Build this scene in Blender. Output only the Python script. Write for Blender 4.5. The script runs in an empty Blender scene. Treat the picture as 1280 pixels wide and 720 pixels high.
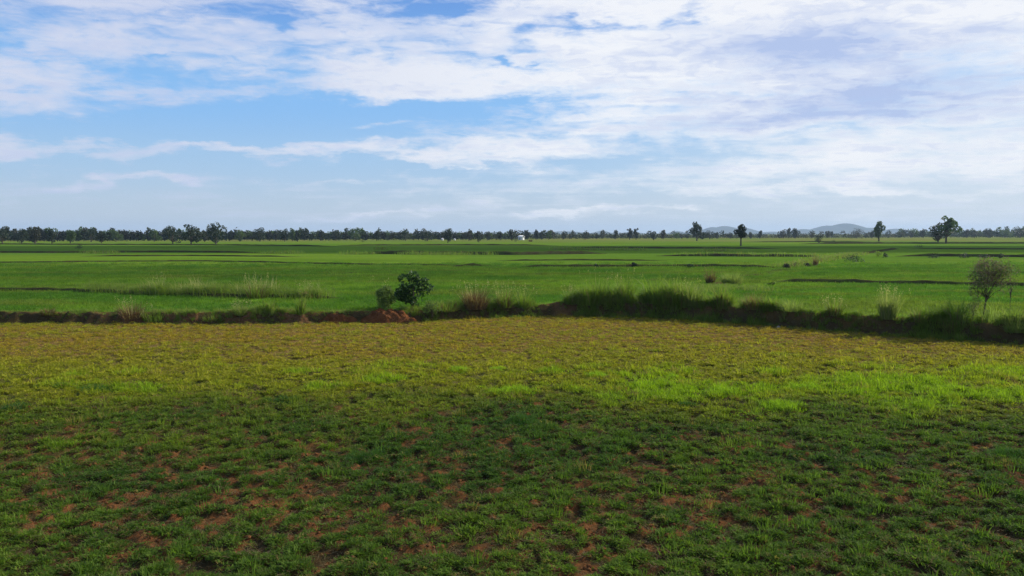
import bpy, math, random
import numpy as np
R = math.radians
sc = bpy.context.scene
col = sc.collection

# ------------------------------------------------------------------ camera
CAMZ, F, CX, CY, HOR = 5.3, 1060.0, 640.0, 360.0, 292.0
PITCH = math.atan((CY - HOR) / F)
cam_d = bpy.data.cameras.new('camera')
cam = bpy.data.objects.new('camera', cam_d)
col.objects.link(cam)
cam.location = (0, 0, CAMZ)
cam.rotation_euler = (R(90) - PITCH, 0, 0)
cam_d.sensor_width = 36
cam_d.lens = 36 * F / 1280
cam_d.clip_start = 0.1
cam_d.clip_end = 60000
sc.camera = cam

# ------------------------------------------------------------------ colour, sampling
sc.view_settings.view_transform = 'Standard'
sc.view_settings.look = 'None'
sc.view_settings.exposure = 0.38
sc.view_settings.gamma = 1
sc.render.engine = 'CYCLES'
cy = sc.cycles
cy.max_bounces = 6
cy.diffuse_bounces = 2
cy.glossy_bounces = 1
cy.transmission_bounces = 3
cy.transparent_max_bounces = 12
cy.volume_bounces = 0
cy.use_denoising = True
cy.denoising_input_passes = 'RGB_ALBEDO_NORMAL'
cy.denoising_prefilter = 'NONE'
try:
    cy.denoiser = 'OPENIMAGEDENOISE'
except Exception:
    pass
cy.use_adaptive_sampling = True
cy.adaptive_threshold = 0.01
cy.sample_clamp_indirect = 3.0
cy.sample_clamp_direct = 12.0
sc.render.filter_size = 1.2

# ------------------------------------------------------------------ sun
SUN_AZ, SUN_EL = R(63), R(29)          # azimuth measured from the view direction (+Y) towards +X
SDIR = np.array([math.sin(SUN_AZ) * math.cos(SUN_EL), math.cos(SUN_AZ) * math.cos(SUN_EL), math.sin(SUN_EL)])
sl = bpy.data.lights.new('sun', 'SUN')
sl.energy = 4.8
sl.angle = R(0.55)
sl.color = (1.0, 0.93, 0.80)
sun = bpy.data.objects.new('sun', sl)
col.objects.link(sun)
sun.rotation_euler = (R(90) - SUN_EL, 0, -SUN_AZ + math.pi)
sun.location = (60, 40, 60)


# ------------------------------------------------------------------ node expression helper
class NX:
    """wraps a node tree so shader maths can be written as expressions"""
    def __init__(s, nt):
        s.nt = nt

    def new(s, t):
        return s.nt.nodes.new(t)

    def put(s, sock, v):
        if isinstance(v, (int, float)):
            sock.default_value = v
        elif isinstance(v, (tuple, list)):
            v = tuple(v)
            if len(sock.default_value) == 4 and len(v) == 3:
                v = v + (1,)
            sock.default_value = v
        else:
            s.nt.links.new(v, sock)

    def m(s, op, a, b=0.0, c=0.0, clamp=False):
        n = s.new('ShaderNodeMath')
        n.operation = op
        n.use_clamp = clamp
        s.put(n.inputs[0], a)
        s.put(n.inputs[1], b)
        s.put(n.inputs[2], c)
        return n.outputs[0]

    def add(s, *a):
        r = a[0]
        for q in a[1:]:
            r = s.m('ADD', r, q)
        return r

    def mul(s, *a):
        r = a[0]
        for q in a[1:]:
            r = s.m('MULTIPLY', r, q)
        return r

    def sub(s, a, b):
        return s.m('SUBTRACT', a, b)

    def ss(s, v, lo, hi):
        n = s.new('ShaderNodeMapRange')
        n.interpolation_type = 'SMOOTHSTEP'
        s.put(n.inputs['Value'], v)
        n.inputs['From Min'].default_value = lo
        n.inputs['From Max'].default_value = hi
        return n.outputs[0]

    def lin(s, v, lo, hi, a=0.0, b=1.0):
        n = s.new('ShaderNodeMapRange')
        s.put(n.inputs['Value'], v)
        n.inputs['From Min'].default_value = lo
        n.inputs['From Max'].default_value = hi
        n.inputs['To Min'].default_value = a
        n.inputs['To Max'].default_value = b
        return n.outputs[0]

    def xyz(s, x, y, z=0.0):
        n = s.new('ShaderNodeCombineXYZ')
        s.put(n.inputs[0], x)
        s.put(n.inputs[1], y)
        s.put(n.inputs[2], z)
        return n.outputs[0]

    def sep(s, v):
        n = s.new('ShaderNodeSeparateXYZ')
        s.nt.links.new(v, n.inputs[0])
        return n.outputs[0], n.outputs[1], n.outputs[2]

    def noise(s, vec, scale, detail=4.0, rough=0.5, dist=0.0):
        n = s.new('ShaderNodeTexNoise')
        s.nt.links.new(vec, n.inputs['Vector'])
        n.inputs['Scale'].default_value = scale
        n.inputs['Detail'].default_value = detail
        n.inputs['Roughness'].default_value = rough
        n.inputs['Distortion'].default_value = dist
        return n.outputs[0]

    def mix(s, f, a, b, mode='MIX'):
        n = s.new('ShaderNodeMix')
        n.data_type = 'RGBA'
        n.blend_type = mode
        s.put(n.inputs[0], f)
        s.put(n.inputs[6], a)
        s.put(n.inputs[7], b)
        return n.outputs[2]

    def blob(s, U, V, px, py, rx, ry, rot=0.0):
        """soft bump at a direction given by its bearing and height (1 = centre)"""
        a0 = math.atan((px - CX) / F)
        e0 = math.atan((HOR - py) / F * math.cos(a0))
        du = s.sub(U, a0)
        dv = s.sub(V, e0)
        c, q = math.cos(rot), math.sin(rot)
        if rot:
            du, dv = s.add(s.mul(du, c), s.mul(dv, q)), s.add(s.mul(du, -q), s.mul(dv, c))
        a = s.mul(du, F / rx)
        b = s.mul(dv, F / ry)
        d = s.add(s.mul(a, a), s.mul(b, b))
        return s.m('EXPONENT', s.mul(d, -1.0))


# ------------------------------------------------------------------ sky
world = bpy.data.worlds.new('World')
sc.world = world
world.use_nodes = True
wt = world.node_tree
wt.nodes.clear()
X = NX(wt)
sky = X.new('ShaderNodeTexSky')
sky.sky_type = 'NISHITA'
sky.sun_disc = False
sky.sun_elevation = SUN_EL
sky.sun_rotation = SUN_AZ
sky.altitude = 20
sky.air_density = 1.0
sky.dust_density = 1.2
sky.ozone_density = 2.2
tc = X.new('ShaderNodeTexCoord')
dx, dy, dz = X.sep(tc.outputs['Generated'])
U = X.m('ARCTAN2', dx, dy)
V = X.m('ARCSINE', dz)
zz = X.add(X.m('MAXIMUM', dz, 0.0), 0.07)
pxx = X.m('DIVIDE', dx, zz)
pyy = X.m('DIVIDE', dy, zz)
# the cloud layer drifts from upper left to lower right: shear it a little
P1 = X.xyz(X.add(X.mul(pxx, 0.75), X.mul(pyy, 0.12)), X.mul(pyy, 1.0), 0.0)
P2 = X.xyz(X.mul(pxx, 0.45), X.add(X.mul(pyy, 1.25), X.mul(pxx, 0.10)), 4.7)
nA = X.noise(P1, 1.15, 9, 0.60, 0.35)
nB = X.noise(P2, 2.1, 8, 0.56, 0.25)
PD = X.xyz(X.mul(U, 9.0), X.mul(V, 42.0), 1.3)
nC = X.noise(PD, 1.0, 7, 0.58, 0.25)
nD = X.noise(X.xyz(X.mul(U, 34.0), X.mul(V, 120.0), 8.3), 1.0, 6, 0.6, 0.6)
base = X.add(X.mul(nA, 0.38), X.mul(nB, 0.54), X.mul(nC, 0.72), X.mul(nD, 0.52), -0.535)   # ~0.58 mean
# general cover by height: thick above, open in the middle, veil below
cov = X.add(X.mul(X.ss(V, 0.08, 0.24), 0.23), -0.035)
wU = X.noise(X.xyz(X.mul(U, 7.0), X.mul(V, 20.0), 2.2), 1.0, 5, 0.62)
wV = X.noise(X.xyz(X.mul(U, 9.0), X.mul(V, 26.0), 9.2), 1.0, 5, 0.62)
U2 = X.add(U, X.mul(X.sub(wU, 0.5), 0.26))
V2 = X.add(V, X.mul(X.sub(wV, 0.5), 0.075))
B = lambda *a: X.blob(U2, V2, *a)
pos = [  # bearings and heights where the cloud is thick: px, py, rx, ry, amount, rot
    (60, 120, 170, 34, .20, 0), (0, 60, 240, 60, .10, 0), (480, 100, 130, 26, .17, 0), (560, 112, 260, 14, .16, 0.05),
    (700, 105, 200, 50, .14, 0), (1000, 70, 330, 90, .17, 0), (1180, 150, 300, 75, .16, 0),
    (800, 160, 230, 24, .16, 0), (330, 190, 330, 8, .38, 0.0), (640, 180, 130, 14, .22, 0.06), (455, 164, 60, 5, .24, 0),
    (900, 215, 330, 14, .16, 0.03), (1150, 205, 220, 20, .12, 0.0), (30, 188, 80, 8, .18, 0), (20, 212, 60, 6, .2, 0),
    (95, 232, 40, 6, .34, 0), (142, 229, 14, 7, .3, 0), (195, 227, 36, 6, .34, 0), (640, 262, 26, 6, .32, 0), (700, 267, 60, 5, .12, 0), (830, 266, 50, 5, .12, 0),
    (700, 267, 60, 5, .2, 0), (830, 266, 60, 5, .2, 0), (362, 268, 9, 4, .22, 0), (520, 268, 90, 5, .20, 0), (450, 266, 50, 3, .2, 0), (900, 240, 240, 5, .16, 0), (560, 205, 120, 4, .2, 0), (420, 232, 110, 4, .16, 0), (1150, 240, 160, 5, .18, 0),
    (690, 20, 120, 30, .14, 0), (350, 40, 260, 50, .05, 0), (1080, 12, 260, 30, .25, 0),
]
neg = [
    (540, 14, 55, 16, .42, 0.1), (345, 32, 26, 7, .26, 0), (205, 68, 16, 5, .22, 0), (75, 74, 50, 8, .22, -0.1), (30, 46, 20, 6, .14, 0),
    (585, 72, 70, 12, .26, 0), (690, 52, 36, 12, .25, 0), (765, 34, 55, 9, .32, 0), (870, 18, 28, 14, .3, 0), (645, 78, 14, 14, .26, 0),
    (330, 152, 260, 32, .30, 0.03), (190, 165, 120, 18, .2, 0), (470, 138, 120, 15, .22, 0), (450, 215, 260, 9, .12, 0),
    (700, 198, 90, 7, .18, 0), (900, 125, 70, 5, .14, 0), (1030, 165, 60, 6, .2, 0), (820, 190, 90, 8, .16, 0), (560, 142, 80, 9, .16, 0), (740, 160, 120, 7, .12, 0), (480, 60, 200, 12, .10, 0.2), (110, 30, 160, 10, .10, 0.15), (250, 95, 120, 8, .10, 0), (660, 138, 40, 6, .12, 0),
    (120, 206, 160, 6, .10, 0), (20, 106, 22, 3, .14, 0), (370, 112, 40, 5, .14, 0), (730, 30, 25, 6, .1, 0),
]
for (a, b, rx, ry, k, r) in pos:
    cov = X.add(cov, X.mul(B(a, b, rx, ry, r), k))
for (a, b, rx, ry, k, r) in neg:
    cov = X.add(cov, X.mul(B(a, b, rx, ry, r), -k))
dens = X.add(base, cov, X.mul(X.ss(U, 0.1, -0.3), X.ss(V, 0.14, 0.22), -0.075))
alpha = X.ss(dens, 0.46, 0.92)
# cloud brightness: white towards the sun, greyish lavender undersides
grey = X.add(X.mul(B(1020, 62, 150, 30, 0), 1.0), X.mul(B(1040, 130, 140, 20, 0.08), 1.15), X.mul(B(880, 40, 60, 12, 0), 0.25),
             X.mul(B(770, 118, 90, 12, 0), .35), X.mul(B(1240, 120, 90, 30, 0), .35), X.mul(B(100, 232, 160, 12, 0), .3))
shade = X.add(X.mul(X.ss(nB, 0.42, 0.62), 0.36), X.mul(X.ss(nD, 0.42, 0.62), 0.30), -0.26, grey)
shade = X.m('MAXIMUM', shade, 0.0)
shade = X.m('MINIMUM', shade, 1.0)
lit = X.ss(U, -0.45, 0.15)
white = X.mix(lit, (0.53, 0.56, 0.67), (0.73, 0.74, 0.765))
under = (0.36, 0.44, 0.65)
ccol = X.mix(shade, white, under)
# pale veil that thickens to the horizon
veil = X.add(0.45, X.mul(X.ss(V, 0.60, 0.25), 0.42), X.mul(X.ss(U, 0.0, 0.6), 0.05))
veil = X.m('MINIMUM', veil, 0.9)
vcol = X.mix(X.ss(V, 0.005, 0.085), (0.43, 0.51, 0.59), (0.29, 0.455, 0.66))
vcol = X.mix(X.ss(V, 0.07, 0.15), vcol, (0.185, 0.400, 0.72))
vcol = X.mix(X.ss(V, 0.16, 0.28), vcol, (0.10, 0.25, 0.60))
vcol = X.mix(X.mul(X.ss(U, -0.05, 0.5), X.ss(V, 0.25, 0.1), 0.45), vcol, (0.56, 0.62, 0.68))
bgsky = X.new('ShaderNodeBackground')
hs = X.new('ShaderNodeHueSaturation')
hs.inputs['Saturation'].default_value = 1.05
wt.links.new(sky.outputs[0], hs.inputs['Color'])
wt.links.new(hs.outputs[0], bgsky.inputs['Color'])
bgsky.inputs['Strength'].default_value = 0.10
bgveil = X.new('ShaderNodeBackground')
X.put(bgveil.inputs['Color'], vcol)
bgcl = X.new('ShaderNodeBackground')
X.put(bgcl.inputs['Color'], ccol)
# away from the part of the sky in view the clouds are thinner and duller
bgcl.inputs['Strength'].default_value = 1.0
mx1 = X.new('ShaderNodeMixShader')
X.put(mx1.inputs[0], veil)
wt.links.new(bgsky.outputs[0], mx1.inputs[1])
wt.links.new(bgveil.outputs[0], mx1.inputs[2])
mx2 = X.new('ShaderNodeMixShader')
front = X.ss(V, 0.9, 0.35)
X.put(mx2.inputs[0], X.mul(alpha, X.add(X.mul(front, 0.7), 0.25)))
wt.links.new(mx1.outputs[0], mx2.inputs[1])
wt.links.new(bgcl.outputs[0], mx2.inputs[2])
wo = X.new('ShaderNodeOutputWorld')
wt.links.new(mx2.outputs[0], wo.inputs['Surface'])


# ------------------------------------------------------------------ small library
rng = np.random.default_rng(11)


def ray(px, py):
    v = np.array([(px - CX) / F, 1.0, -(py - CY) / F])
    c, s = math.cos(-PITCH), math.sin(-PITCH)
    return np.array([v[0], v[1] * c - v[2] * s, v[1] * s + v[2] * c])


def at(px, py, z=0.5):
    """the place on the level plane z that is seen at this spot of the photograph"""
    r = ray(px, py)
    t = (z - CAMZ) / r[2]
    return np.array([r[0] * t, r[1] * t, z])


def size(n_px, y):
    return n_px * y / F


def hash2(ix, iy, seed):
    h = (ix.astype(np.int64) * 374761393 + iy.astype(np.int64) * 668265263 + seed * 974634777) & 0xFFFFFFFF
    h = ((h ^ (h >> 13)) * 1274126177) & 0xFFFFFFFF
    return ((h ^ (h >> 16)) & 0xFFFFFF) / float(0xFFFFFF)


def vnoise(x, y, seed=0):
    ix, iy = np.floor(x), np.floor(y)
    fx, fy = x - ix, y - iy
    fx = fx * fx * (3 - 2 * fx)
    fy = fy * fy * (3 - 2 * fy)
    a, b = hash2(ix, iy, seed), hash2(ix + 1, iy, seed)
    c, d = hash2(ix, iy + 1, seed), hash2(ix + 1, iy + 1, seed)
    return (a * (1 - fx) + b * fx) * (1 - fy) + (c * (1 - fx) + d * fx) * fy


def fbm(x, y, scale, octv=4, seed=0, rough=0.5):
    t, amp, tot = 0.0, 1.0, 0.0
    for k in range(octv):
        t = t + amp * vnoise(x / scale + 17.3 * k, y / scale - 9.1 * k, seed + k)
        tot += amp
        amp *= rough
        scale *= 0.5
    return t / tot


def sst(a, b, v):
    t = np.clip((v - a) / (b - a), 0, 1)
    return t * t * (3 - 2 * t)


def tag(o, label=None, cat=None, group=None, kind=None):
    if label:
        o['label'] = label
    if cat:
        o['category'] = cat
    if group:
        o['group'] = group
    if kind:
        o['kind'] = kind
    return o


def mesh_obj(name, verts, faces, mat, parent=None, smooth=False, link=True, loc=None):
    """verts (N,3); faces a list of integer arrays (M,3) / (M,4)"""
    me = bpy.data.meshes.new(name)
    verts = np.asarray(verts, dtype=np.float32)
    me.vertices.add(len(verts))
    me.vertices.foreach_set('co', verts.ravel())
    loops, starts, tot = [], [], 0
    for f in faces:
        f = np.asarray(f, dtype=np.int32)
        if not len(f):
            continue
        loops.append(f.ravel())
        starts.append(tot + np.arange(len(f)) * f.shape[1])
        tot += f.size
    me.loops.add(tot)
    me.loops.foreach_set('vertex_index', np.concatenate(loops))
    st = np.concatenate(starts)
    me.polygons.add(len(st))
    me.polygons.foreach_set('loop_start', st.astype(np.int32))
    me.update(calc_edges=True)
    if smooth:
        me.polygons.foreach_set('use_smooth', np.ones(len(st), dtype=bool))
    if mat:
        for q in (mat if isinstance(mat, (list, tuple)) else [mat]):
            me.materials.append(q)
    me.validate()
    o = bpy.data.objects.new(name, me)
    if loc is not None:
        o.location = loc
    if link:
        col.objects.link(o)
    if parent:
        o.parent = parent
    return o


def empty(name, loc, label, cat, group=None):
    o = bpy.data.objects.new(name, None)
    o.empty_display_size = 0.3
    o.location = loc
    col.objects.link(o)
    return tag(o, label, cat, group)


def blades(root, L, width, lean, droop, g=None, az=None):
    """curved grass blades, five vertices and three triangles each"""
    g = g if g is not None else rng
    n = len(root)
    az = g.uniform(0, 2 * np.pi, n) if az is None else az
    d = np.stack([np.cos(az), np.sin(az), np.zeros(n)], 1)
    wa = az + np.pi / 2 + g.uniform(-0.9, 0.9, n)
    w = np.stack([np.cos(wa), np.sin(wa), np.zeros(n)], 1) * (width * 0.5)[:, None]
    up = np.array([0, 0, 1.0])
    mid = root + (L * 0.55)[:, None] * (np.sin(lean)[:, None] * d + np.cos(lean)[:, None] * up)
    l2 = lean + droop
    tip = mid + (L * 0.5)[:, None] * (np.sin(l2)[:, None] * d + np.cos(l2)[:, None] * up)
    v = np.stack([root - w, root + w, mid - w * 0.8, mid + w * 0.8, tip], 1).reshape(-1, 3)
    b = np.arange(n)[:, None] * 5
    t = np.concatenate([b + [0, 1, 3], b + [0, 3, 2], b + [2, 3, 4]])
    return v, t


def leaves(cen, size_, g=None, flat=0.0):
    """rhombic leaves with random facing; cen (N,3), size_ (N,)"""
    g = g if g is not None else rng
    n = len(cen)
    a = g.normal(size=(n, 3))
    a /= np.linalg.norm(a, axis=1)[:, None]
    b = g.normal(size=(n, 3))
    b[:, 2] *= (1 - flat)
    b -= a * (a * b).sum(1)[:, None]
    b /= np.linalg.norm(b, axis=1)[:, None]
    s = size_[:, None]
    v = np.stack([cen - a * s * .5, cen + b * s * .3, cen + a * s * .5, cen - b * s * .3], 1).reshape(-1, 3)
    q = np.arange(n)[:, None] * 4 + [0, 1, 2, 3]
    return v, q


class Bag:
    """collects vertices and faces of one mesh"""
    def __init__(s):
        s.v, s.f, s.n = [], [], 0

    def put(s, v, *faces):
        for f in faces:
            s.f.append(np.asarray(f) + s.n)
        s.v.append(np.asarray(v, dtype=float))
        s.n += len(v)

    def tube(s, pts, rad, sides=7):
        pts = np.asarray(pts, float)
        n = len(pts)
        vs = []
        for i in range(n):
            t = pts[min(i + 1, n - 1)] - pts[max(i - 1, 0)]
            t /= np.linalg.norm(t) + 1e-9
            r = np.array([1.0, 0.1, 0]) if abs(t[2]) > 0.5 else np.array([0, 0, 1.0])
            a = np.cross(t, r)
            a /= np.linalg.norm(a)
            b = np.cross(t, a)
            for k in range(sides):
                th = 2 * math.pi * k / sides
                vs.append(pts[i] + rad[i] * (math.cos(th) * a + math.sin(th) * b))
        q = [[i * sides + k, i * sides + (k + 1) % sides, (i + 1) * sides + (k + 1) % sides, (i + 1) * sides + k]
             for i in range(n - 1) for k in range(sides)]
        top = [[(n - 1) * sides + k, (n - 1) * sides + (k + 1) % sides, (n - 1) * sides + (k + 2) % sides] for k in range(1, sides - 1)]
        top = [[(n - 1) * sides, (n - 1) * sides + k, (n - 1) * sides + k + 1] for k in range(1, sides - 1)]
        s.put(vs, q, top)

    def obj(s, name, mat, parent=None, smooth=False, loc=None, link=True):
        return mesh_obj(name, np.concatenate(s.v), s.f, mat, parent, smooth, link, loc)


# ------------------------------------------------------------------ materials
def mat_new(name):
    m = bpy.data.materials.new(name)
    m.use_nodes = True
    m.node_tree.nodes.clear()
    return m, NX(m.node_tree)


def finish(m, x, sh, disp=None):
    o = x.new('ShaderNodeOutputMaterial')
    m.node_tree.links.new(sh, o.inputs['Surface'])
    return m


def leaf_mat(name, c1, c2, trans=0.35, rough=0.6, spec=0.25, inst=False, c3=None, nscale=1.2):
    """foliage: diffuse + translucent + a little gloss, varied leaf by leaf and clump by clump"""
    m, x = mat_new(name)
    geo = x.new('ShaderNodeNewGeometry')
    rnd = geo.outputs['Random Per Island']
    n = x.noise(geo.outputs['Position'], nscale, 3, 0.6)
    f = x.add(x.mul(rnd, 0.55), x.mul(x.ss(n, 0.35, 0.65), 0.45))
    c = x.mix(f, c1, c2)
    if c3:
        c = x.mix(x.ss(rnd, 0.86, 0.9), c, c3)
    if inst:
        at_ = x.new('ShaderNodeAttribute')
        at_.attribute_type = 'INSTANCER'
        at_.attribute_name = 'tint'
        c = x.mix(1.0, c, at_.outputs['Color'], 'MULTIPLY')
    p = x.new('ShaderNodeBsdfPrincipled')
    x.put(p.inputs['Base Color'], c)
    p.inputs['Roughness'].default_value = rough
    p.inputs['Specular IOR Level'].default_value = spec
    tr = x.new('ShaderNodeBsdfTranslucent')
    x.put(tr.inputs['Color'], x.mix(1.0, c, (1.25, 1.45, 0.7), 'MULTIPLY'))
    mx = x.new('ShaderNodeMixShader')
    mx.inputs[0].default_value = trans
    m.node_tree.links.new(p.outputs[0], mx.inputs[1])
    m.node_tree.links.new(tr.outputs[0], mx.inputs[2])
    return finish(m, x, mx.outputs[0])


def rough_mat(name, c1, c2, scale=2.0, bump=0.5, rough=0.9, c3=None, dist=0.05):
    m, x = mat_new(name)
    geo = x.new('ShaderNodeNewGeometry')
    n = x.noise(geo.outputs['Position'], scale, 8, 0.65)
    n2 = x.noise(geo.outputs['Position'], scale * 6, 5, 0.6)
    c = x.mix(x.ss(n, 0.35, 0.65), c1, c2)
    if c3:
        c = x.mix(x.mul(x.ss(n2, 0.55, 0.68), 0.8), c, c3)
    p = x.new('ShaderNodeBsdfPrincipled')
    x.put(p.inputs['Base Color'], c)
    p.inputs['Roughness'].default_value = rough
    p.inputs['Specular IOR Level'].default_value = 0.0
    b = x.new('ShaderNodeBump')
    b.inputs['Strength'].default_value = bump
    b.inputs['Distance'].default_value = dist
    x.put(b.inputs['Height'], n2)
    m.node_tree.links.new(b.outputs[0], p.inputs['Normal'])
    return finish(m, x, p.outputs[0])


M_short = leaf_mat('short_grass', (1.1, 1.1, 0.8), (0.60, 0.70, 0.45), 0.42, 0.7, 0.08, inst=True, nscale=6)
M_straw = leaf_mat('straw', (0.30, 0.24, 0.11), (0.18, 0.11, 0.05), 0.3, 0.7, 0.1)
M_tall = leaf_mat('tall_grass', (0.095, 0.155, 0.024), (0.20, 0.27, 0.045), 0.52, 0.6, 0.15, c3=(0.20, 0.17, 0.08))
M_wisp = leaf_mat('wispy_grass', (0.15, 0.21, 0.05), (0.25, 0.27, 0.10), 0.5, 0.7, 0.05)
M_reddry = leaf_mat('dry_grass', (0.17, 0.09, 0.05), (0.10, 0.065, 0.04), 0.3, 0.7, 0.1, c3=(0.30, 0.23, 0.12))
M_plume = leaf_mat('plume', (0.42, 0.38, 0.20), (0.27, 0.25, 0.11), 0.45, 0.7, 0.1)
M_crown = leaf_mat('dark_foliage', (0.012, 0.028, 0.012), (0.028, 0.048, 0.015), 0.15, 0.55, 0.3, nscale=0.5)
M_crown_b = leaf_mat('green_foliage', (0.036, 0.070, 0.018), (0.075, 0.120, 0.026), 0.32, 0.55, 0.3, nscale=0.5)
M_crown_c = leaf_mat('brown_foliage', (0.030, 0.038, 0.020), (0.055, 0.052, 0.028), 0.22, 0.6, 0.2, nscale=0.5)
M_broad = leaf_mat('broad_leaf', (0.020, 0.050, 0.014), (0.045, 0.095, 0.020), 0.30, 0.5, 0.2, c3=(0.15, 0.24, 0.05), nscale=1.5)  # a few leaves coloured brighter to imitate sunlit highlights
M_pale = leaf_mat('pale_leaf', (0.075, 0.12, 0.035), (0.14, 0.19, 0.06), 0.35, 0.7, 0.05)
M_grey = leaf_mat('grey_leaf', (0.085, 0.115, 0.045), (0.15, 0.165, 0.08), 0.40, 0.7, 0.05, c3=(0.20, 0.15, 0.12))
M_twig = leaf_mat('dry_leaf', (0.24, 0.16, 0.13), (0.15, 0.105, 0.085), 0.2, 0.8, 0.1)
M_bark = rough_mat('bark', (0.07, 0.055, 0.04), (0.12, 0.095, 0.07), 3.0, 0.6)
M_mound = rough_mat('red_earth', (0.16, 0.062, 0.024), (0.24, 0.10, 0.042), 2.5, 1.0, c3=(0.07, 0.04, 0.02), dist=0.25)
M_bund = rough_mat('bund_earth', (0.045, 0.036, 0.018), (0.050, 0.070, 0.016), 0.6, 0.8, c3=(0.03, 0.025, 0.014))
M_white = rough_mat('white_wall', (0.80, 0.79, 0.76), (0.70, 0.70, 0.68), 0.5, 0.1)
M_roof = rough_mat('pale_roof', (0.75, 0.75, 0.74), (0.66, 0.66, 0.65), 0.5, 0.1)
M_dark = rough_mat('dark_opening', (0.03, 0.03, 0.03), (0.05, 0.045, 0.04), 1.0, 0.1)
M_hill = rough_mat('hill_forest', (0.020, 0.036, 0.022), (0.035, 0.052, 0.03), 0.004, 0.2)
M_stone = rough_mat('pale_stone', (0.22, 0.20, 0.17), (0.30, 0.28, 0.25), 6.0, 0.6)

# ------------------------------------------------------------------ the bank line and the ground height
_bl = [(-700, 400), (-200, 402.5), (0, 403), (150, 404), (300, 404), (400, 403.5), (520, 401), (600, 397), (700, 394), (800, 395.5), (900, 402), (1000, 410),
       (1100, 418), (1200, 425), (1290, 431), (1500, 447), (1900, 480)]
_bp = np.array([at(a, b, 0.0) for a, b in _bl])


def bank_y(x):
    return np.interp(x, _bp[:, 0], _bp[:, 1]) + 0.25 * (fbm(np.asarray(x, float), 0 * np.asarray(x, float), 3.0, 3, 5) - 0.5)


def crest(x):
    return 0.10 + 0.32 * sst(1.0, 4.5, x)


def height(x, y):
    x = np.asarray(x, float)
    y = np.asarray(y, float)
    o = y - bank_y(x)
    wob = 1.1 * (fbm(x, y, 1.3, 4, 21, 0.6) - 0.5)
    st = sst(-0.30, 0.22, o + wob)
    h = 0.5 * st + crest(x) * np.exp(-((o - 0.5) / 0.75) ** 2) * st
    near = 1 - sst(-0.5, 0.3, o)
    clod = (fbm(x, y, 0.21, 2, 3) - 0.5) * 0.24 + (fbm(x, y, 1.8, 2, 8) - 0.5) * 0.10
    amp = 1 - 0.55 * sst(26, 40, y)
    h = h + near * clod * amp * sst(-400, -40, -np.abs(x) * 3)
    rag = (fbm(x, y, 0.5, 4, 44, 0.65) - 0.5) * 0.55 * np.exp(-((o + 0.05) / 0.45) ** 2)
    far = sst(0.3, 1.5, o) * (1 - sst(60, 140, y))
    return h + rag + far * (fbm(x, y, 3.0, 3, 31) - 0.5) * 0.06


# zones of the near field (ground cover and soil)
def zones(x, y):
    n1 = fbm(x, y, 5.0, 3, 61)
    n2 = fbm(x, y, 1.6, 3, 62)
    n3 = fbm(x, y, 0.5, 3, 63)
    yy = y + (n1 - 0.5) * 9
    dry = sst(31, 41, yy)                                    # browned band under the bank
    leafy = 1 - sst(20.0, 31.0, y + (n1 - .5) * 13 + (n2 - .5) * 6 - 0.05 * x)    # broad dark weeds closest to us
    fresh = np.clip(1 - dry - leafy, 0, 1)
    patch = sst(0.50, 0.68, n2 * 0.6 + n1 * 0.4 + 0.10 * sst(-6, 12, x) * fresh - 0.04)
    n4 = fbm(x, y, 0.17, 2, 64)
    spot = 0.10 * np.exp(-((x + 2.6) / 1.3) ** 2 - ((y - 23.0) / 1.0) ** 2)
    soil = sst(0.550, 0.60, n3 * 0.26 + n2 * 0.18 + n1 * 0.10 + n4 * 0.46 + 0.052 * np.exp(-((y - 17.6 - 0.05 * np.abs(x)) / 2.6) ** 2) + spot) * (0.25 + 0.75 * leafy)
    return dry, leafy, fresh, patch, soil


def ground_color(x, y, o):
    dry, leafy, fresh, patch, soil = zones(x, y)
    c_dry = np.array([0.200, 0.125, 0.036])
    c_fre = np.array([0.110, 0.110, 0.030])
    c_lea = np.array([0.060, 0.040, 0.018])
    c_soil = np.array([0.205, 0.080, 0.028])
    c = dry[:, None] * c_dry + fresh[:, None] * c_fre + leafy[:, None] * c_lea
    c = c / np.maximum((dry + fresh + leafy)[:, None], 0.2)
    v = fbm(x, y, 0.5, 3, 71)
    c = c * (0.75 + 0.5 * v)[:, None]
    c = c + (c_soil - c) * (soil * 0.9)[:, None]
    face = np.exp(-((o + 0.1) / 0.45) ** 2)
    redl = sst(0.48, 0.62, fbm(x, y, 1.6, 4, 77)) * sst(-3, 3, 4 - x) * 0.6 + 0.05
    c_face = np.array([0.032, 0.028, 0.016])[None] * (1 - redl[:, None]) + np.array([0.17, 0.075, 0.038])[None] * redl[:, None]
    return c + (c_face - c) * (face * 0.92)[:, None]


def grid_axis(pairs):
    out = []
    for a, b, n in pairs:
        out.append(np.linspace(a, b, n, endpoint=False))
    return out


xs = np.concatenate([-np.geomspace(9000, 46, 46), np.arange(-45.5, -20, 0.14), np.arange(-20, 20, 0.075), np.arange(20, 46, 0.14), np.geomspace(46.5, 9000, 46)])
offs = np.concatenate([np.linspace(-420, -46, 26), np.arange(-45.5, -24, 0.07), np.arange(-24, -2.0, 0.11), np.arange(-2.0, 1.6, 0.06), np.arange(1.6, 12, 0.5),
                       np.geomspace(12.5, 16000, 90)])
XX, OO = np.meshgrid(xs, offs)
YB = bank_y(np.clip(XX, -60, 60))
YY = np.where(OO < 200, YB, YB * np.clip(1 - (OO - 200) / 800, 0, 1) + 50 * np.clip((OO - 200) / 800, 0, 1)) + OO
xf, yf = XX.ravel(), YY.ravel()
zf = height(xf, yf)
ny, nx = XX.shape
ii = np.arange(nx * ny).reshape(ny, nx)
quads = np.stack([ii[:-1, :-1], ii[:-1, 1:], ii[1:, 1:], ii[1:, :-1]], -1).reshape(-1, 4)

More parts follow.
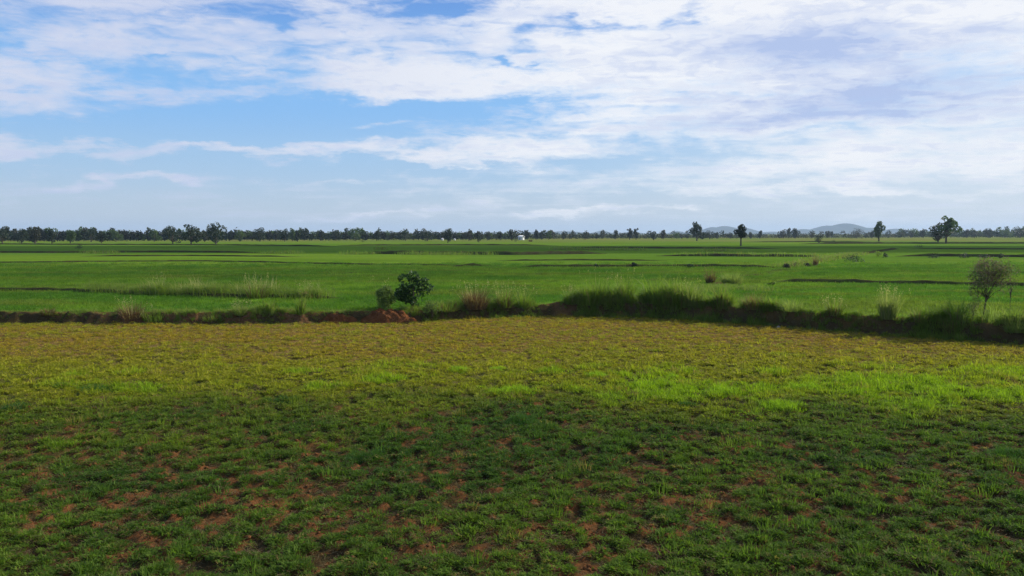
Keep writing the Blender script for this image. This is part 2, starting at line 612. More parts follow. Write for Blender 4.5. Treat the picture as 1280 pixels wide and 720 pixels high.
# near-field soil material, reads its own base colours per place
M_near, x = mat_new('field_soil')
a_ = x.new('ShaderNodeAttribute')
a_.attribute_name = 'soil_color'
geo = x.new('ShaderNodeNewGeometry')
n1 = x.noise(geo.outputs['Position'], 9.0, 6, 0.7)
n2 = x.noise(geo.outputs['Position'], 32.0, 4, 0.6)
cc = x.mix(x.mul(x.ss(n1, 0.55, 0.42), 0.55), a_.outputs['Color'], (0.05, 0.045, 0.02))
cc = x.mix(x.mul(x.ss(n2, 0.55, 0.70), 0.4), cc, (0.26, 0.18, 0.075))
p = x.new('ShaderNodeBsdfPrincipled')
x.put(p.inputs['Base Color'], cc)
p.inputs['Roughness'].default_value = 0.95
p.inputs['Specular IOR Level'].default_value = 0.0
b = x.new('ShaderNodeBump')
b.inputs['Strength'].default_value = 0.9
b.inputs['Distance'].default_value = 0.06
x.put(b.inputs['Height'], x.add(n1, x.mul(n2, 0.4)))
M_near.node_tree.links.new(b.outputs[0], p.inputs['Normal'])
finish(M_near, x, p.outputs[0])

# paddy material for the terrace beyond the bank, out to the horizon
M_far, x = mat_new('rice_field')
geo = x.new('ShaderNodeNewGeometry')
gx, gy, gz = x.sep(geo.outputs['Position'])
n1 = x.noise(x.xyz(x.mul(gx, 0.012), x.mul(gy, 0.022)), 1.0, 3, 0.5, 0.4)
n2 = x.noise(x.xyz(x.mul(gx, 0.05), x.mul(gy, 0.035)), 1.0, 5, 0.6)
n3 = x.noise(geo.outputs['Position'], 1.3, 5, 0.65)
n5 = x.noise(x.xyz(x.mul(gx, 0.015), x.mul(gy, 0.14)), 1.0, 6, 0.65)
vor = x.new('ShaderNodeTexVoronoi')
vor.inputs['Scale'].default_value = 1.0
M_far.node_tree.links.new(x.xyz(x.mul(gx, 0.006), x.mul(gy, 0.013)), vor.inputs['Vector'])
plot = x.sep(vor.outputs['Color'])[0]
g = x.mix(x.ss(n1, 0.35, 0.65), (0.075, 0.155, 0.016), (0.112, 0.200, 0.022))
g = x.mix(x.mul(plot, 0.55), g, (0.15, 0.235, 0.014))
g = x.mix(x.mul(x.ss(n2, 0.50, 0.72), 0.40), g, (0.13, 0.155, 0.020))
g = x.mix(x.mul(x.ss(n3, 0.45, 0.7), 0.45), g, (0.035, 0.09, 0.008))
g = x.mix(x.mul(x.ss(n5, 0.48, 0.66), 0.5), g, (0.040, 0.090, 0.010))
g = x.mix(x.mul(x.ss(n5, 0.44, 0.34), 0.35), g, (0.14, 0.16, 0.03))
# stubble and bare ground at the foot of the woods
far_dry = x.mul(x.ss(gy, 380, 640), x.add(0.25, x.mul(x.ss(x.noise(x.xyz(x.mul(gx, 0.008), x.mul(gy, 0.02)), 1.0, 5, 0.6), 0.42, 0.6), 0.6)))
g = x.mix(far_dry, g, (0.19, 0.165, 0.05))
p = x.new('ShaderNodeBsdfPrincipled')
x.put(p.inputs['Base Color'], g)
p.inputs['Roughness'].default_value = 0.9
p.inputs['Specular IOR Level'].default_value = 0.0
b = x.new('ShaderNodeBump')
b.inputs['Strength'].default_value = 0.6
b.inputs['Distance'].default_value = 0.25
x.put(b.inputs['Height'], x.noise(geo.outputs['Position'], 2.2, 5, 0.7))
M_far.node_tree.links.new(b.outputs[0], p.inputs['Normal'])
finish(M_far, x, p.outputs[0])

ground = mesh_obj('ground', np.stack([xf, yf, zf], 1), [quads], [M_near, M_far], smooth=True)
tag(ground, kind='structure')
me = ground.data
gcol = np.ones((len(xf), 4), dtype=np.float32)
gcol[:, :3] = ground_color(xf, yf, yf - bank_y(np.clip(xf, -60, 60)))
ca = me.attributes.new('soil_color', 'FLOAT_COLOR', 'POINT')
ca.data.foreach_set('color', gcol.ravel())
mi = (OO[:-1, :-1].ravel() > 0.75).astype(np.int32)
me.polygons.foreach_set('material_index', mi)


# ------------------------------------------------------------------ scattered ground cover
def scatter(name, P, rotz, scl, idx, tint, sources, label, cat):
    """one 'stuff' object that repeats small tufts over its points"""
    me = bpy.data.meshes.new(name)
    me.vertices.add(len(P))
    me.vertices.foreach_set('co', np.asarray(P, np.float32).ravel())
    r = np.zeros((len(P), 3), np.float32)
    r[:, 2] = rotz
    r[:, 0] = rng.normal(0, 0.10, len(P))
    r[:, 1] = rng.normal(0, 0.10, len(P))
    me.attributes.new('rot', 'FLOAT_VECTOR', 'POINT').data.foreach_set('vector', r.ravel())
    me.attributes.new('scl', 'FLOAT_VECTOR', 'POINT').data.foreach_set('vector', np.asarray(scl, np.float32).ravel())
    me.attributes.new('idx', 'INT', 'POINT').data.foreach_set('value', np.asarray(idx, np.int32))
    t4 = np.ones((len(P), 4), np.float32)
    t4[:, :3] = tint
    me.attributes.new('tint', 'FLOAT_COLOR', 'POINT').data.foreach_set('color', t4.ravel())
    o = bpy.data.objects.new(name, me)
    col.objects.link(o)
    tag(o, label, cat, kind='stuff')
    c = bpy.data.collections.new(name + '_tufts')
    for s in sources:
        c.objects.link(s)
    ng = bpy.data.node_groups.new(name, 'GeometryNodeTree')
    ng.interface.new_socket('Geometry', in_out='INPUT', socket_type='NodeSocketGeometry')
    ng.interface.new_socket('Geometry', in_out='OUTPUT', socket_type='NodeSocketGeometry')
    N, L = ng.nodes, ng.links
    gi, go = N.new('NodeGroupInput'), N.new('NodeGroupOutput')
    ci = N.new('GeometryNodeCollectionInfo')
    ci.inputs['Collection'].default_value = c
    ci.inputs['Separate Children'].default_value = True
    ci.inputs['Reset Children'].default_value = True
    io = N.new('GeometryNodeInstanceOnPoints')
    io.inputs['Pick Instance'].default_value = True

    def attr(nm, ty):
        a = N.new('GeometryNodeInputNamedAttribute')
        a.data_type = ty
        a.inputs['Name'].default_value = nm
        return next(s for s in a.outputs if s.enabled and s.name == 'Attribute')
    L.new(gi.outputs[0], io.inputs['Points'])
    L.new(ci.outputs[0], io.inputs['Instance'])
    L.new(attr('idx', 'INT'), io.inputs['Instance Index'])
    L.new(attr('rot', 'FLOAT_VECTOR'), io.inputs['Rotation'])
    L.new(attr('scl', 'FLOAT_VECTOR'), io.inputs['Scale'])
    L.new(io.outputs[0], go.inputs[0])
    md = o.modifiers.new('tufts', 'NODES')
    md.node_group = ng
    return o


def tuft_src(n, rad, l0, l1, w0, w1, lean0, lean1, droop, mat, seed, dome=0.0):
    g = np.random.default_rng(seed)
    r = rad * np.sqrt(g.uniform(0, 1, n))
    a = g.uniform(0, 2 * np.pi, n)
    root = np.stack([r * np.cos(a), r * np.sin(a), -0.01 + dome * (1 - (r / rad) ** 2)], 1)
    L_ = g.uniform(l0, l1, n) * (1 - 0.35 * r / rad)
    lean = g.uniform(lean0, lean1, n) * (0.35 + 0.65 * r / rad)
    az = a + g.normal(0, 0.8, n)
    v, t = blades(root, L_, g.uniform(w0, w1, n), lean, g.uniform(0.2, 1.0, n) * droop, g, az)
    return mesh_obj('grass_tuft_source', v, [t], mat, link=False)


def frustum_points(y0, y1, dens, margin=2.0, pw=0.0, yref=15.0):
    """uniform random places in the wedge of ground in front of the camera"""
    out = []
    ys = np.arange(y0, y1, 1.0)
    for y in ys:
        hw = 0.625 * (y + 1) + margin
        d = dens * (yref / max(y, yref)) ** pw
        n = rng.poisson(2 * hw * d)
        out.append(np.stack([rng.uniform(-hw, hw, n), rng.uniform(y, y + 1, n)], 1))
    return np.concatenate(out)


# near field
srcA = [tuft_src(22, 0.058, 0.022, 0.058, 0.007, 0.014, 0.6, 1.5, 1.0, M_short, 100 + k, 0.03) for k in range(6)]
srcB = [tuft_src(26, 0.09, 0.06, 0.15, 0.005, 0.009, 0.1, 0.7, 0.8, M_short, 120 + k, 0.02) for k in range(4)]
P = frustum_points(8.5, 56, 330, 2.5, 1.2)
X_, Y_ = P[:, 0], P[:, 1]
o_ = Y_ - bank_y(X_)
dry, leafy, fresh, patch, soil = zones(X_, Y_)
clump = fbm(X_, Y_, 0.21, 2, 3)
keep = (o_ < -0.35) & (rng.uniform(0, 1, len(X_)) < (1 - 0.93 * soil) * (0.06 + 0.94 * sst(0.40, 0.58, clump)) * (1 - 0.35 * dry))
X_, Y_ = X_[keep], Y_[keep]
dry, leafy, fresh, patch, soil = (q[keep] for q in (dry, leafy, fresh, patch, soil))
clump = clump[keep]
n = len(X_)
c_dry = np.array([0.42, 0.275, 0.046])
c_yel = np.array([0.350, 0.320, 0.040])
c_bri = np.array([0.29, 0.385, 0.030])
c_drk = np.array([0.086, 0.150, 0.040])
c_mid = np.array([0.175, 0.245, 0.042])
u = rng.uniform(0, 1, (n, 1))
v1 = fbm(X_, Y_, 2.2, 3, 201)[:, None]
closer = (1 - sst(13.5, 19, Y_))[:, None]  # tufts nearest the camera tinted brighter to stand in for extra light
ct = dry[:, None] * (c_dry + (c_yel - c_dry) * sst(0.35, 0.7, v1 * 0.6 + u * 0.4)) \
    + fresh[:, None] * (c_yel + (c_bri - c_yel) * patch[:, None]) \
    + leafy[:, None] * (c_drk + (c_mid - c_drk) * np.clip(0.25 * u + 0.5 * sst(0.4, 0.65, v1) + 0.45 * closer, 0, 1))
ct = ct / np.maximum((dry + fresh + leafy)[:, None], 0.3)
deadm = (rng.uniform(0, 1, n) < 0.05 + 0.10 * dry)
ct[deadm] = np.array([0.30, 0.22, 0.09])
ct *= rng.uniform(0.75, 1.2, (n, 1))
s = (0.75 + 0.55 * rng.uniform(0, 1, n)) * (0.7 + 0.8 * sst(0.4, 0.65, clump)) * (1 - 0.30 * dry) * (1 + 0.75 * sst(16, 45, Y_))
tall = (rng.uniform(0, 1, n) < (0.02 + 0.26 * patch * fresh + 0.015 * leafy))
idx = np.where(tall, 6 + rng.integers(0, 4, n), rng.integers(0, 6, n))
S3 = np.stack([s * 1.25, s * 1.25, s * rng.uniform(0.7, 1.25, n)], 1)
Z_ = height(X_, Y_)
# loose clods and dry litter where the soil lies bare
srcK = []
for k in range(4):
    g = np.random.default_rng(180 + k)
    ico = []
    t_ = (1 + 5 ** 0.5) / 2
    iv = np.array([(-1, t_, 0), (1, t_, 0), (-1, -t_, 0), (1, -t_, 0), (0, -1, t_), (0, 1, t_), (0, -1, -t_), (0, 1, -t_), (t_, 0, -1), (t_, 0, 1), (-t_, 0, -1), (-t_, 0, 1)]) / 1.9
    iv = iv * g.uniform(0.6, 1.2, (12, 1)) * np.array([1, 0.8, 0.6])
    fi = [[0, 11, 5], [0, 5, 1], [0, 1, 7], [0, 7, 10], [0, 10, 11], [1, 5, 9], [5, 11, 4], [11, 10, 2], [10, 7, 6], [7, 1, 8], [3, 9, 4], [3, 4, 2], [3, 2, 6], [3, 6, 8], [3, 8, 9],
          [4, 9, 5], [2, 4, 11], [6, 2, 10], [8, 6, 7], [9, 8, 1]]
    srcK.append(mesh_obj('soil_clod_source', iv, [fi], rough_mat('clod_earth', (0.16, 0.066, 0.026), (0.25, 0.11, 0.042), 8.0, 0.6, c3=(0.10, 0.042, 0.02)), smooth=True, link=False))
for k in range(3):
    g = np.random.default_rng(190 + k)
    v, t = blades(g.normal(0, 0.06, (9, 3)) * np.array([1, 1, 0.1]) + np.array([0, 0, 0.01]), g.uniform(0.05, 0.16, 9), g.uniform(0.004, 0.009, 9), g.uniform(1.2, 1.5, 9), g.uniform(0, 0.3, 9), g)
    srcK.append(mesh_obj('straw_litter_source', v, [t], M_straw, link=False))
Pk = frustum_points(9, 50, 60, 2.0, 1.0)
_, _, _, _, so_ = zones(Pk[:, 0], Pk[:, 1])
lit_ = rng.uniform(0, 1, len(Pk)) < 0.25
kk = (Pk[:, 1] < bank_y(Pk[:, 0]) - 0.5) & (lit_ | (rng.uniform(0, 1, len(Pk)) < sst(0.15, 0.8, so_)))
Pk, lit_ = Pk[kk], lit_[kk]
nk = len(Pk)
sz = np.where(lit_, rng.uniform(0.7, 1.5, nk), 0.012 + 0.05 * rng.uniform(0, 1, nk) ** 2.5)
zk = height(Pk[:, 0], Pk[:, 1]) + np.where(lit_, 0.02, 0.3 * sz)
scatter('soil_clods', np.c_[Pk, zk], rng.uniform(0, 6.28, nk), np.repeat(sz[:, None], 3, 1), np.where(lit_, 4 + rng.integers(0, 3, nk), rng.integers(0, 4, nk)), np.ones((nk, 3)), srcK,
        'crumbled red clods and dry litter on the bare patches of the near field', 'soil')
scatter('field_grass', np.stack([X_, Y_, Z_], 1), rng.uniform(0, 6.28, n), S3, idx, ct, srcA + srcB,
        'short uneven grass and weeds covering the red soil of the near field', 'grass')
print('near tufts', n)

# rice on the terrace
srcR = [tuft_src(46, 0.42, 0.16, 0.34, 0.012, 0.022, 0.05, 0.5, 0.6, M_short, 140 + k) for k in range(4)]
P = frustum_points(40, 150, 7.0, 4, 0.9, 50)
X_, Y_ = P[:, 0], P[:, 1]
o_ = Y_ - bank_y(X_)
keep = (o_ > 1.0) & (rng.uniform(0, 1, len(X_)) < 1 - sst(100, 148, Y_))
X_, Y_ = X_[keep], Y_[keep]
n = len(X_)
v1 = fbm(X_, Y_, 9.0, 3, 301)[:, None]
v2 = fbm(X_ * 0.25, Y_, 3.0, 4, 302, 0.6)[:, None]
ct = np.array([0.090, 0.185, 0.030]) + (np.array([0.165, 0.255, 0.038]) - np.array([0.090, 0.185, 0.030])) * sst(0.35, 0.65, v1 * 0.6 + v2 * 0.4)
ct = ct + (np.array([0.17, 0.17, 0.05]) - ct) * (sst(0.52, 0.68, v2) * 0.55)
ct *= (0.70 + 0.6 * fbm(X_ * 0.12, Y_, 1.2, 4, 305, 0.7))[:, None]
ct *= rng.uniform(0.7, 1.25, (n, 1))
s = rng.uniform(0.7, 1.3, n) * (1 + 0.3 * sst(60, 130, Y_))
S3 = np.stack([s * 1.3, s * 1.3, s * rng.uniform(0.6, 0.95, n)], 1)
scatter('rice_plants', np.stack([X_, Y_, height(X_, Y_) - 0.01], 1), rng.uniform(0, 6.28, n), S3, rng.integers(0, 4, n), ct, srcR,
        'bright green young rice filling the level paddies behind the bank', 'rice')
print('rice', n)

# tall grass along the bank
srcT = [tuft_src(46, 0.24, 0.45, 1.0, 0.018, 0.036, 0.05, 0.55, 0.9, M_tall, 160 + k) for k in range(5)]
srcT += [tuft_src(46, 0.20, 0.3, 0.7, 0.010, 0.018, 0.05, 0.6, 0.8, M_straw, 170 + k) for k in range(2)]
srcT += [tuft_src(26, 0.26, 0.6, 1.2, 0.014, 0.026, 0.05, 0.5, 0.9, M_wisp, 174 + k) for k in range(2)]
L_x, L_o, L_s, L_i, L_z = [], [], [], [], []


def px_to_x(px):
    return np.interp(px, [q[0] for q in _bl], _bp[:, 0])


xa, xb = px_to_x(-150), px_to_x(1450)
n = 8000
gx_ = rng.uniform(xa, xb, n)
pxs = np.interp(gx_, _bp[:, 0], [q[0] for q in _bl])
# how high the growth stands at each stretch of the bank, metres
prof = np.interp(pxs, [-150, 0, 130, 210, 230, 380, 400, 500, 530, 580, 660, 690, 715, 760, 830, 900, 930, 1000, 1040, 1060, 1070, 1100, 1130, 1200, 1280, 1450],
                 [.18, .17, .24, .34, .40, .40, .28, .26, .55, .6, .6, .15, .75, 1.0, 1.15, 1.0, .85, .75, .65, .5, .35, .5, .7, .8, .8, .8])
lush = np.interp(pxs, [-150, 500, 530, 660, 680, 700, 720, 1450], [.8, .7, .9, .9, .35, .6, 1, 1])
keep = rng.uniform(0, 1, n) < lush * (0.35 + 1.3 * sst(0.38, 0.6, fbm(gx_, gx_ * 0 + 3, 0.9, 3, 402)))
gx_, prof, pxs = gx_[keep], prof[keep], pxs[keep]
n = len(gx_)
go_ = np.where(rng.uniform(0, 1, n) < 0.65, rng.normal(0.25, 0.6, n), rng.uniform(-0.3, 3.4, n))
foot = (rng.uniform(0, 1, n) < 0.18)
go_ = np.where(foot, rng.uniform(-1.5, -0.4, n), np.clip(go_, -0.8, 2.6))
gy_ = bank_y(gx_) + go_
s = prof * 1.12 * rng.uniform(0.65, 1.15, n) * (0.22 + 2.3 * fbm(gx_, gy_, 1.3, 3, 401, 0.7) ** 1.8) * (1 - 0.45 * sst(0.8, 2.2, go_))
s *= np.where(rng.uniform(0, 1, n) < 0.06, 1.3, 1.0)
s = np.where(foot, 0.22, s)
s *= 0.62 + 0.58 * sst(-0.3, 0.55, go_)
isstraw = rng.uniform(0, 1, n) < np.interp(pxs, [0, 500, 600, 700, 1300], [.25, .3, .25, .06, .05])
idx = np.where(isstraw, 5 + rng.integers(0, 2, n), rng.integers(0, 5, n))
idx = np.where((rng.uniform(0, 1, n) < 0.22) & (go_ > 0), 7 + rng.integers(0, 2, n), idx)
S3 = np.stack([np.maximum(s, 0.35), np.maximum(s, .35), s], 1)
scatter('bank_grass', np.stack([gx_, gy_, height(gx_, gy_) - 0.04], 1), rng.uniform(0, 6.28, n), S3, idx, np.ones((n, 3)), srcT,
        'long arching grass growing thickly along the dark earth bank', 'grass')


# ------------------------------------------------------------------ bunds, path
def line_pts(px_list, z=0.5, step=None):
    p = np.array([at(a, b, z) for a, b in px_list])
    d = np.r_[0, np.cumsum(np.linalg.norm(np.diff(p[:, :2], axis=0), axis=1))]
    step = step or max(0.4, p[:, 1].mean() * 0.006)
    t = np.arange(0, d[-1], step)
    return np.stack([np.interp(t, d, p[:, 0]), np.interp(t, d, p[:, 1])], 1), t


def bund(px_list, w, h, seed=0, name='field_bund', mat=None):
    L2, t = line_pts(px_list)
    prof_ = np.array([-1, -0.75, -0.45, -0.15, 0.15, 0.45, 0.75, 1.0])
    ht = np.array([-0.15, 0.35, 0.85, 1.0, 1.0, 0.85, 0.35, -0.15])
    g = np.random.default_rng(seed)
    k = len(L2)
    wig = (fbm(t, t * 0 + seed, 6.0, 3, seed) - 0.5) * w * 0.8
    dirv = np.gradient(L2, axis=0)
    dirv /= np.linalg.norm(dirv, axis=1)[:, None]
    nor = np.stack([-dirv[:, 1], dirv[:, 0]], 1)
    hh = h * (0.55 + 0.9 * fbm(t, t * 0 + 9 + seed, 4.0, 4, seed + 50, 0.7))
    taper = np.clip(np.minimum(np.arange(k), np.arange(k)[::-1]) / 6.0, 0.05, 1)
    V_ = np.zeros((k, 8, 3))
    V_[:, :, :2] = L2[:, None] + nor[:, None] * (wig[:, None, None] + prof_[None, :, None] * w * 0.5 * (0.8 + 0.4 * g.uniform(0, 1, (k, 8, 1))))
    V_[:, :, 2] = 0.5 + (hh * taper)[:, None] * ht[None] + g.normal(0, 0.04 * h, (k, 8))
    i = np.arange(k * 8).reshape(k, 8)
    q = np.stack([i[:-1, :-1], i[1:, :-1], i[1:, 1:], i[:-1, 1:]], -1).reshape(-1, 4)
    o = mesh_obj(name, V_.reshape(-1, 3), [q], mat or M_bund, smooth=True)
    return tag(o, kind='structure')


bund([(-80, 362.5), (60, 364), (140, 367), (260, 372), (400, 374), (440, 373)], 0.9, 0.30, 1)
bund([(-60, 329.5), (140, 327), (250, 326.5), (330, 328), (430, 330.5), (560, 332), (640, 332)], 1.2, 0.22, 2)
bund([(395, 345), (440, 342), (490, 340.5), (600, 339)], 0.8, 0.14, 3)
bund([(560, 333), (600, 333), (622, 333.3)], 1.4, 0.55, 4)
bund([(640, 334), (700, 334.4), (780, 334.2), (850, 333.6), (985, 335.4)], 1.6, 0.42, 5)
bund([(960, 353), (1060, 354), (1200, 357), (1330, 359.5)], 1.3, 0.42, 6)
bund([(820, 320), (940, 320.6), (1040, 321)], 2.0, 0.5, 7)
bund([(1120, 320.4), (1200, 320.6), (1330, 322)], 1.8, 0.6, 8)
bund([(985, 335.5), (1000, 331), (1035, 324), (1075, 318), (1120, 311)], 2.2, 0.4, 9)
bund([(-60, 315.5), (60, 316), (200, 315.2), (330, 316)], 2.0, 0.4, 10)
bund([(440, 317.4), (560, 318), (640, 318.6), (760, 317)], 2.2, 0.7, 11)
bund([(700, 310), (830, 310.6), (980, 311)], 2.0, 0.5, 12)
bund([(1000, 305), (1120, 304.5), (1330, 304.5)], 3.0, 0.7, 13)
bund([(1130, 311), (1200, 311.6), (1330, 312)], 1.8, 0.4, 17)
bund([(930, 302.6), (1010, 302.4), (1100, 303)], 2.6, 0.5, 18)
bund([(620, 326), (720, 325.4), (840, 326)], 1.0, 0.25, 19)
bund([(1180, 341), (1240, 341.6), (1330, 343)], 0.9, 0.2, 20)
bund([(100, 320.5), (240, 320), (380, 321)], 1.2, 0.25, 21)
bund([(-60, 305), (90, 306), (260, 306.5), (420, 308)], 2.6, 0.5, 14)
bund([(420, 307), (560, 306.6), (700, 307)], 2.6, 0.5, 15)
M_path = rough_mat('path_earth', (0.080, 0.055, 0.024), (0.070, 0.110, 0.018), 0.35, 0.6, c3=(0.10, 0.045, 0.026))
bund([(1012, 331), (985, 337), (945, 343), (915, 351), (880, 357.5), (862, 358)], 3.0, 0.12, 16, 'path', M_path)

# grass on the bunds
def strip(name, segs, label, mats, hgt, dens, plume=0.0, width=0.8, seed=1):
    """long grass along a stretch of ground; its own mesh"""
    g = np.random.default_rng(seed)
    bag = [Bag() for _ in mats]
    for seg in segs:
        L2, t = line_pts(seg)
        nb = int(dens * max(t[-1], 1.0))
        k = g.uniform(0, len(L2) - 1, nb)
        base_ = np.stack([np.interp(k, np.arange(len(L2)), L2[:, 0]), np.interp(k, np.arange(len(L2)), L2[:, 1])], 1)
        base_ += g.normal(0, width * 0.35, base_.shape)
        md = 0.45 + 1.1 * fbm(base_[:, 0], base_[:, 1], 1.6, 3, seed + 3, 0.6)
        wmul = max(1.0, base_[:, 1].mean() / 55)
        r3 = np.c_[base_, np.full(nb, 0.5)]
        pick = g.integers(0, len(mats), nb) if len(mats) > 1 else np.zeros(nb, int)
        pick = np.where(g.uniform(0, 1, nb) < 0.72, 0, pick)
        for j in range(len(mats)):
            s_ = pick == j
            if s_.sum() == 0:
                continue
            m_ = s_.sum()
            v, tt = blades(r3[s_], hgt * md[s_] * g.uniform(0.55, 1.2, m_), g.uniform(0.014, 0.026, m_) * wmul, g.uniform(0, 0.5, m_),
                           g.uniform(0.1, 0.9, m_), g)
            bag[j].put(v, tt)
    return [b_.obj(name, m_) for b_, m_ in zip(bag, mats) if b_.n]


def stuff_strip(name, segs, label, mats, hgt, dens, **k):
    os_ = strip(name, segs, label, mats, hgt, dens, **k)
    for o in os_:
        tag(o, label, 'grass', kind='stuff')
    return os_


stuff_strip('bund_grass', [[(120, 365), (200, 369), (300, 371.5), (405, 373.5)]], 'long green grass strip on the paddy bund at left', [M_tall, M_pale], 0.9, 900, width=1.6, seed=3)
stuff_strip('seed_grass', [[(185, 368), (200, 369)], [(225, 369), (270, 371)], [(300, 371), (352, 372)], [(385, 373), (400, 373)]],
            'pale seeding grass stems rising from the bund strip at left', [M_plume], 1.5, 60, width=1.0, seed=4)
stuff_strip('bund_grass', [[(-80, 363), (60, 364.2), (140, 367)]], 'thin grass fringe on the straight bund at far left', [M_tall], 0.22, 60, seed=5)
stuff_strip('bund_grass', [[(960, 353), (1060, 354), (1200, 357), (1330, 359.5)]], 'short grass fringe on the dark bund at right', [M_tall, M_straw], 0.28, 60, seed=6)
stuff_strip('bund_grass', [[(780, 334), (850, 333.6), (985, 335.4)]], 'low dark growth on the bund beyond the bank', [M_tall, M_reddry], 0.5, 60, width=1.6, seed=7)
stuff_strip('bund_grass', [[(985, 335), (1010, 329), (1040, 323), (1075, 318)]], 'light rough grass on the diagonal bund at right', [M_tall, M_straw], 0.8, 60, width=3, seed=8)
stuff_strip('bund_grass', [[(430, 318), (470, 318)], [(500, 318.4), (590, 318.6)], [(604, 318.6), (622, 318.6)], [(850, 320), (1040, 321)], [(470, 312), (484, 312)],
                           [(330, 317), (375, 317)], [(108, 317), (150, 317)], [(880, 314), (912, 314)], [(690, 312), (810, 313)]],
            'dark tussocks strung along the far paddy bunds', [M_tall], 1.0, 45, width=2.6, seed=9)
stuff_strip('verge_grass', [[(800, 372), (850, 368), (905, 362), (950, 362)], [(840, 362), (900, 360), (960, 366)], [(720, 378), (800, 376), (900, 378), (990, 384)]],
            'rank light green grass on the verge behind the bank at right', [M_tall, M_pale], 0.5, 260, width=2.2, seed=10)


# ------------------------------------------------------------------ individual grass clumps and plants
def on_bank(px, off):
    """the spot of the bank crest seen in this column of the photograph"""
    y = 50.0
    for _ in range(30):
        x_ = (px - CX) / F * (y * math.cos(PITCH) + (CAMZ - 0.5) * math.sin(PITCH))
        y = float(bank_y(np.array([x_]))[0]) + off
    return np.array([x_, y, float(height(np.array([x_]), np.array([y]))[0])])


def clump_thing(name, px, py, wpx, hpx, z, label, cat, mat, plume=None, n=260, group=None, seed=0, droop=0.8, lean=0.5, bw=(0.018, 0.034), mat2=None):
    g = np.random.default_rng(500 + seed)
    c = on_bank(px, z - 10) if z > 5 else at(px, py, z)
    if z < 5:
        c[2] = float(height(np.array([c[0]]), np.array([c[1]]))[0])
    rad, hh = size(wpx / 2, c[1]), size(hpx, c[1])
    wm = max(1.0, c[1] / 55)
    parts = [('blades', mat, n, 0.45, 1.0)]
    if mat2:
        parts.append(('dry_blades', mat2, n // 2, 0.35, 0.85))
    if plume:
        parts.append(('seed_heads', plume, max(6, n // 14), 0.75, 1.12))
    root = empty(name, c, label, cat, group) if len(parts) > 1 else None
    for nm, mt, k, f0, f1 in parts:
        r = rad * 0.62 * np.sqrt(g.uniform(0, 1, k))
        a = g.uniform(0, 2 * np.pi, k)
        rt = np.stack([r * np.cos(a), r * np.sin(a), np.full(k, -0.05)], 1)
        v, t = blades(rt, hh * g.uniform(f0, f1, k) * 1.05, g.uniform(bw[0], bw[1], k) * wm * (0.9 if nm == 'seed_heads' else 1), 1.5 * lean * g.uniform(0, 1, k) * (0.35 + r / rad), droop * g.uniform(0.1, 1, k) * (0.3 if nm == 'seed_heads' else 1), g, a + g.normal(0, .6, k))
        b_ = Bag()
        b_.put(v, t)
        if nm == 'seed_heads':
            tips = v[4::5]
            cl = np.repeat(tips, 7, axis=0) + g.normal(0, 0.045 * wm, (len(tips) * 7, 3)) * np.array([.6, .6, 2.0])
            lv, lq = leaves(cl, np.full(len(cl), 0.065 * wm), g)
            b_.put(lv, lq)
        if root is None:
            o = b_.obj(name, mt, loc=c)
            tag(o, label, cat, group)
            return o
        b_.obj(nm, mt, root)
    return root


CT = clump_thing
CT('grass_clump', 165, 402, 44, 24, 10.0, 'reddish dry straw clump standing alone on the left bank', 'grass clump', M_reddry, M_plume, 260, seed=1, lean=0.9)
CT('grass_clump', 192, 400, 40, 15, 10.0, 'dark low clump beside the reddish straw clump on the left bank', 'grass clump', M_tall, None, 220, seed=2)
CT('grass_clump', 376, 402, 15, 26, 10.1, 'narrow upright green tuft on the left bank before the red mound', 'grass clump', M_tall, M_straw, 120, seed=3, lean=0.25, droop=0.3)
CT('grass_clump', 322, 374, 36, 28, 0.5, 'tallest brownish clump in the left grass strip with pale plumes', 'grass clump', M_tall, M_plume, 240, seed=4, mat2=M_reddry)
CT('grass_clump', 203, 370, 20, 24, 0.5, 'small clump with golden plumes at the near end of the left grass strip', 'grass clump', M_tall, M_plume, 110, seed=5, lean=0.3)
CT('grass_clump', 386, 374, 26, 24, 0.5, 'clump with thin pale stems ending the left grass strip', 'grass clump', M_tall, M_plume, 130, seed=6)
CT('grass_clump', 594, 396, 44, 30, 10.2, 'large rust brown dry clump with straw top on the bank right of the round shrub', 'grass clump', M_reddry, M_plume, 420, seed=7, mat2=M_straw)
CT('grass_clump', 630, 396, 30, 28, 10.2, 'tall clump with dry heads between the rust brown clump and the bare bank', 'grass clump', M_tall, M_plume, 260, seed=8, mat2=M_reddry)
CT('grass_clump', 654, 395, 24, 26, 10.3, 'rounded green clump at the edge of the bare bank stretch', 'grass clump', M_tall, M_plume, 220, seed=9)
CT('grass_clump', 554, 399, 60, 17, 10.0, 'dark tangled low clump between the round shrub and the rust brown clump', 'grass clump', M_tall, None, 420, seed=10, mat2=M_reddry, lean=0.9)
CT('grass_clump', 1110, 412, 28, 34, 10.2, 'tall narrow clump with pale tips standing up from the right bank', 'grass clump', M_wisp, M_plume, 520, seed=11, lean=0.28, droop=0.5)
CT('grass_clump', 888, 355, 16, 18, 0.5, 'small reddish clump left of the green clump on the track beyond the bank', 'grass clump', M_reddry, M_straw, 180, seed=12, lean=0.3, mat2=M_tall)
CT('grass_clump', 915, 357, 34, 19, 0.5, 'rounded green clump beside the track beyond the bank', 'grass clump', M_wisp, None, 900, seed=13)
CT('grass_clump', 1019, 333, 8, 14, 0.5, 'tiny reddish clump where the track meets the far bund', 'grass clump', M_reddry, M_straw, 90, seed=14, lean=0.3)
CT('grass_clump', 745, 400, 26, 34, 10.4, 'leaning clump with one long pale stem at the left end of the tall bank grass', 'grass clump', M_tall, M_plume, 160, seed=15, lean=0.5)
CT('grass_clump', 782, 398, 26, 36, 10.4, 'highest clump on the bank with feathery top', 'grass clump', M_tall, M_plume, 220, seed=16, lean=0.35)
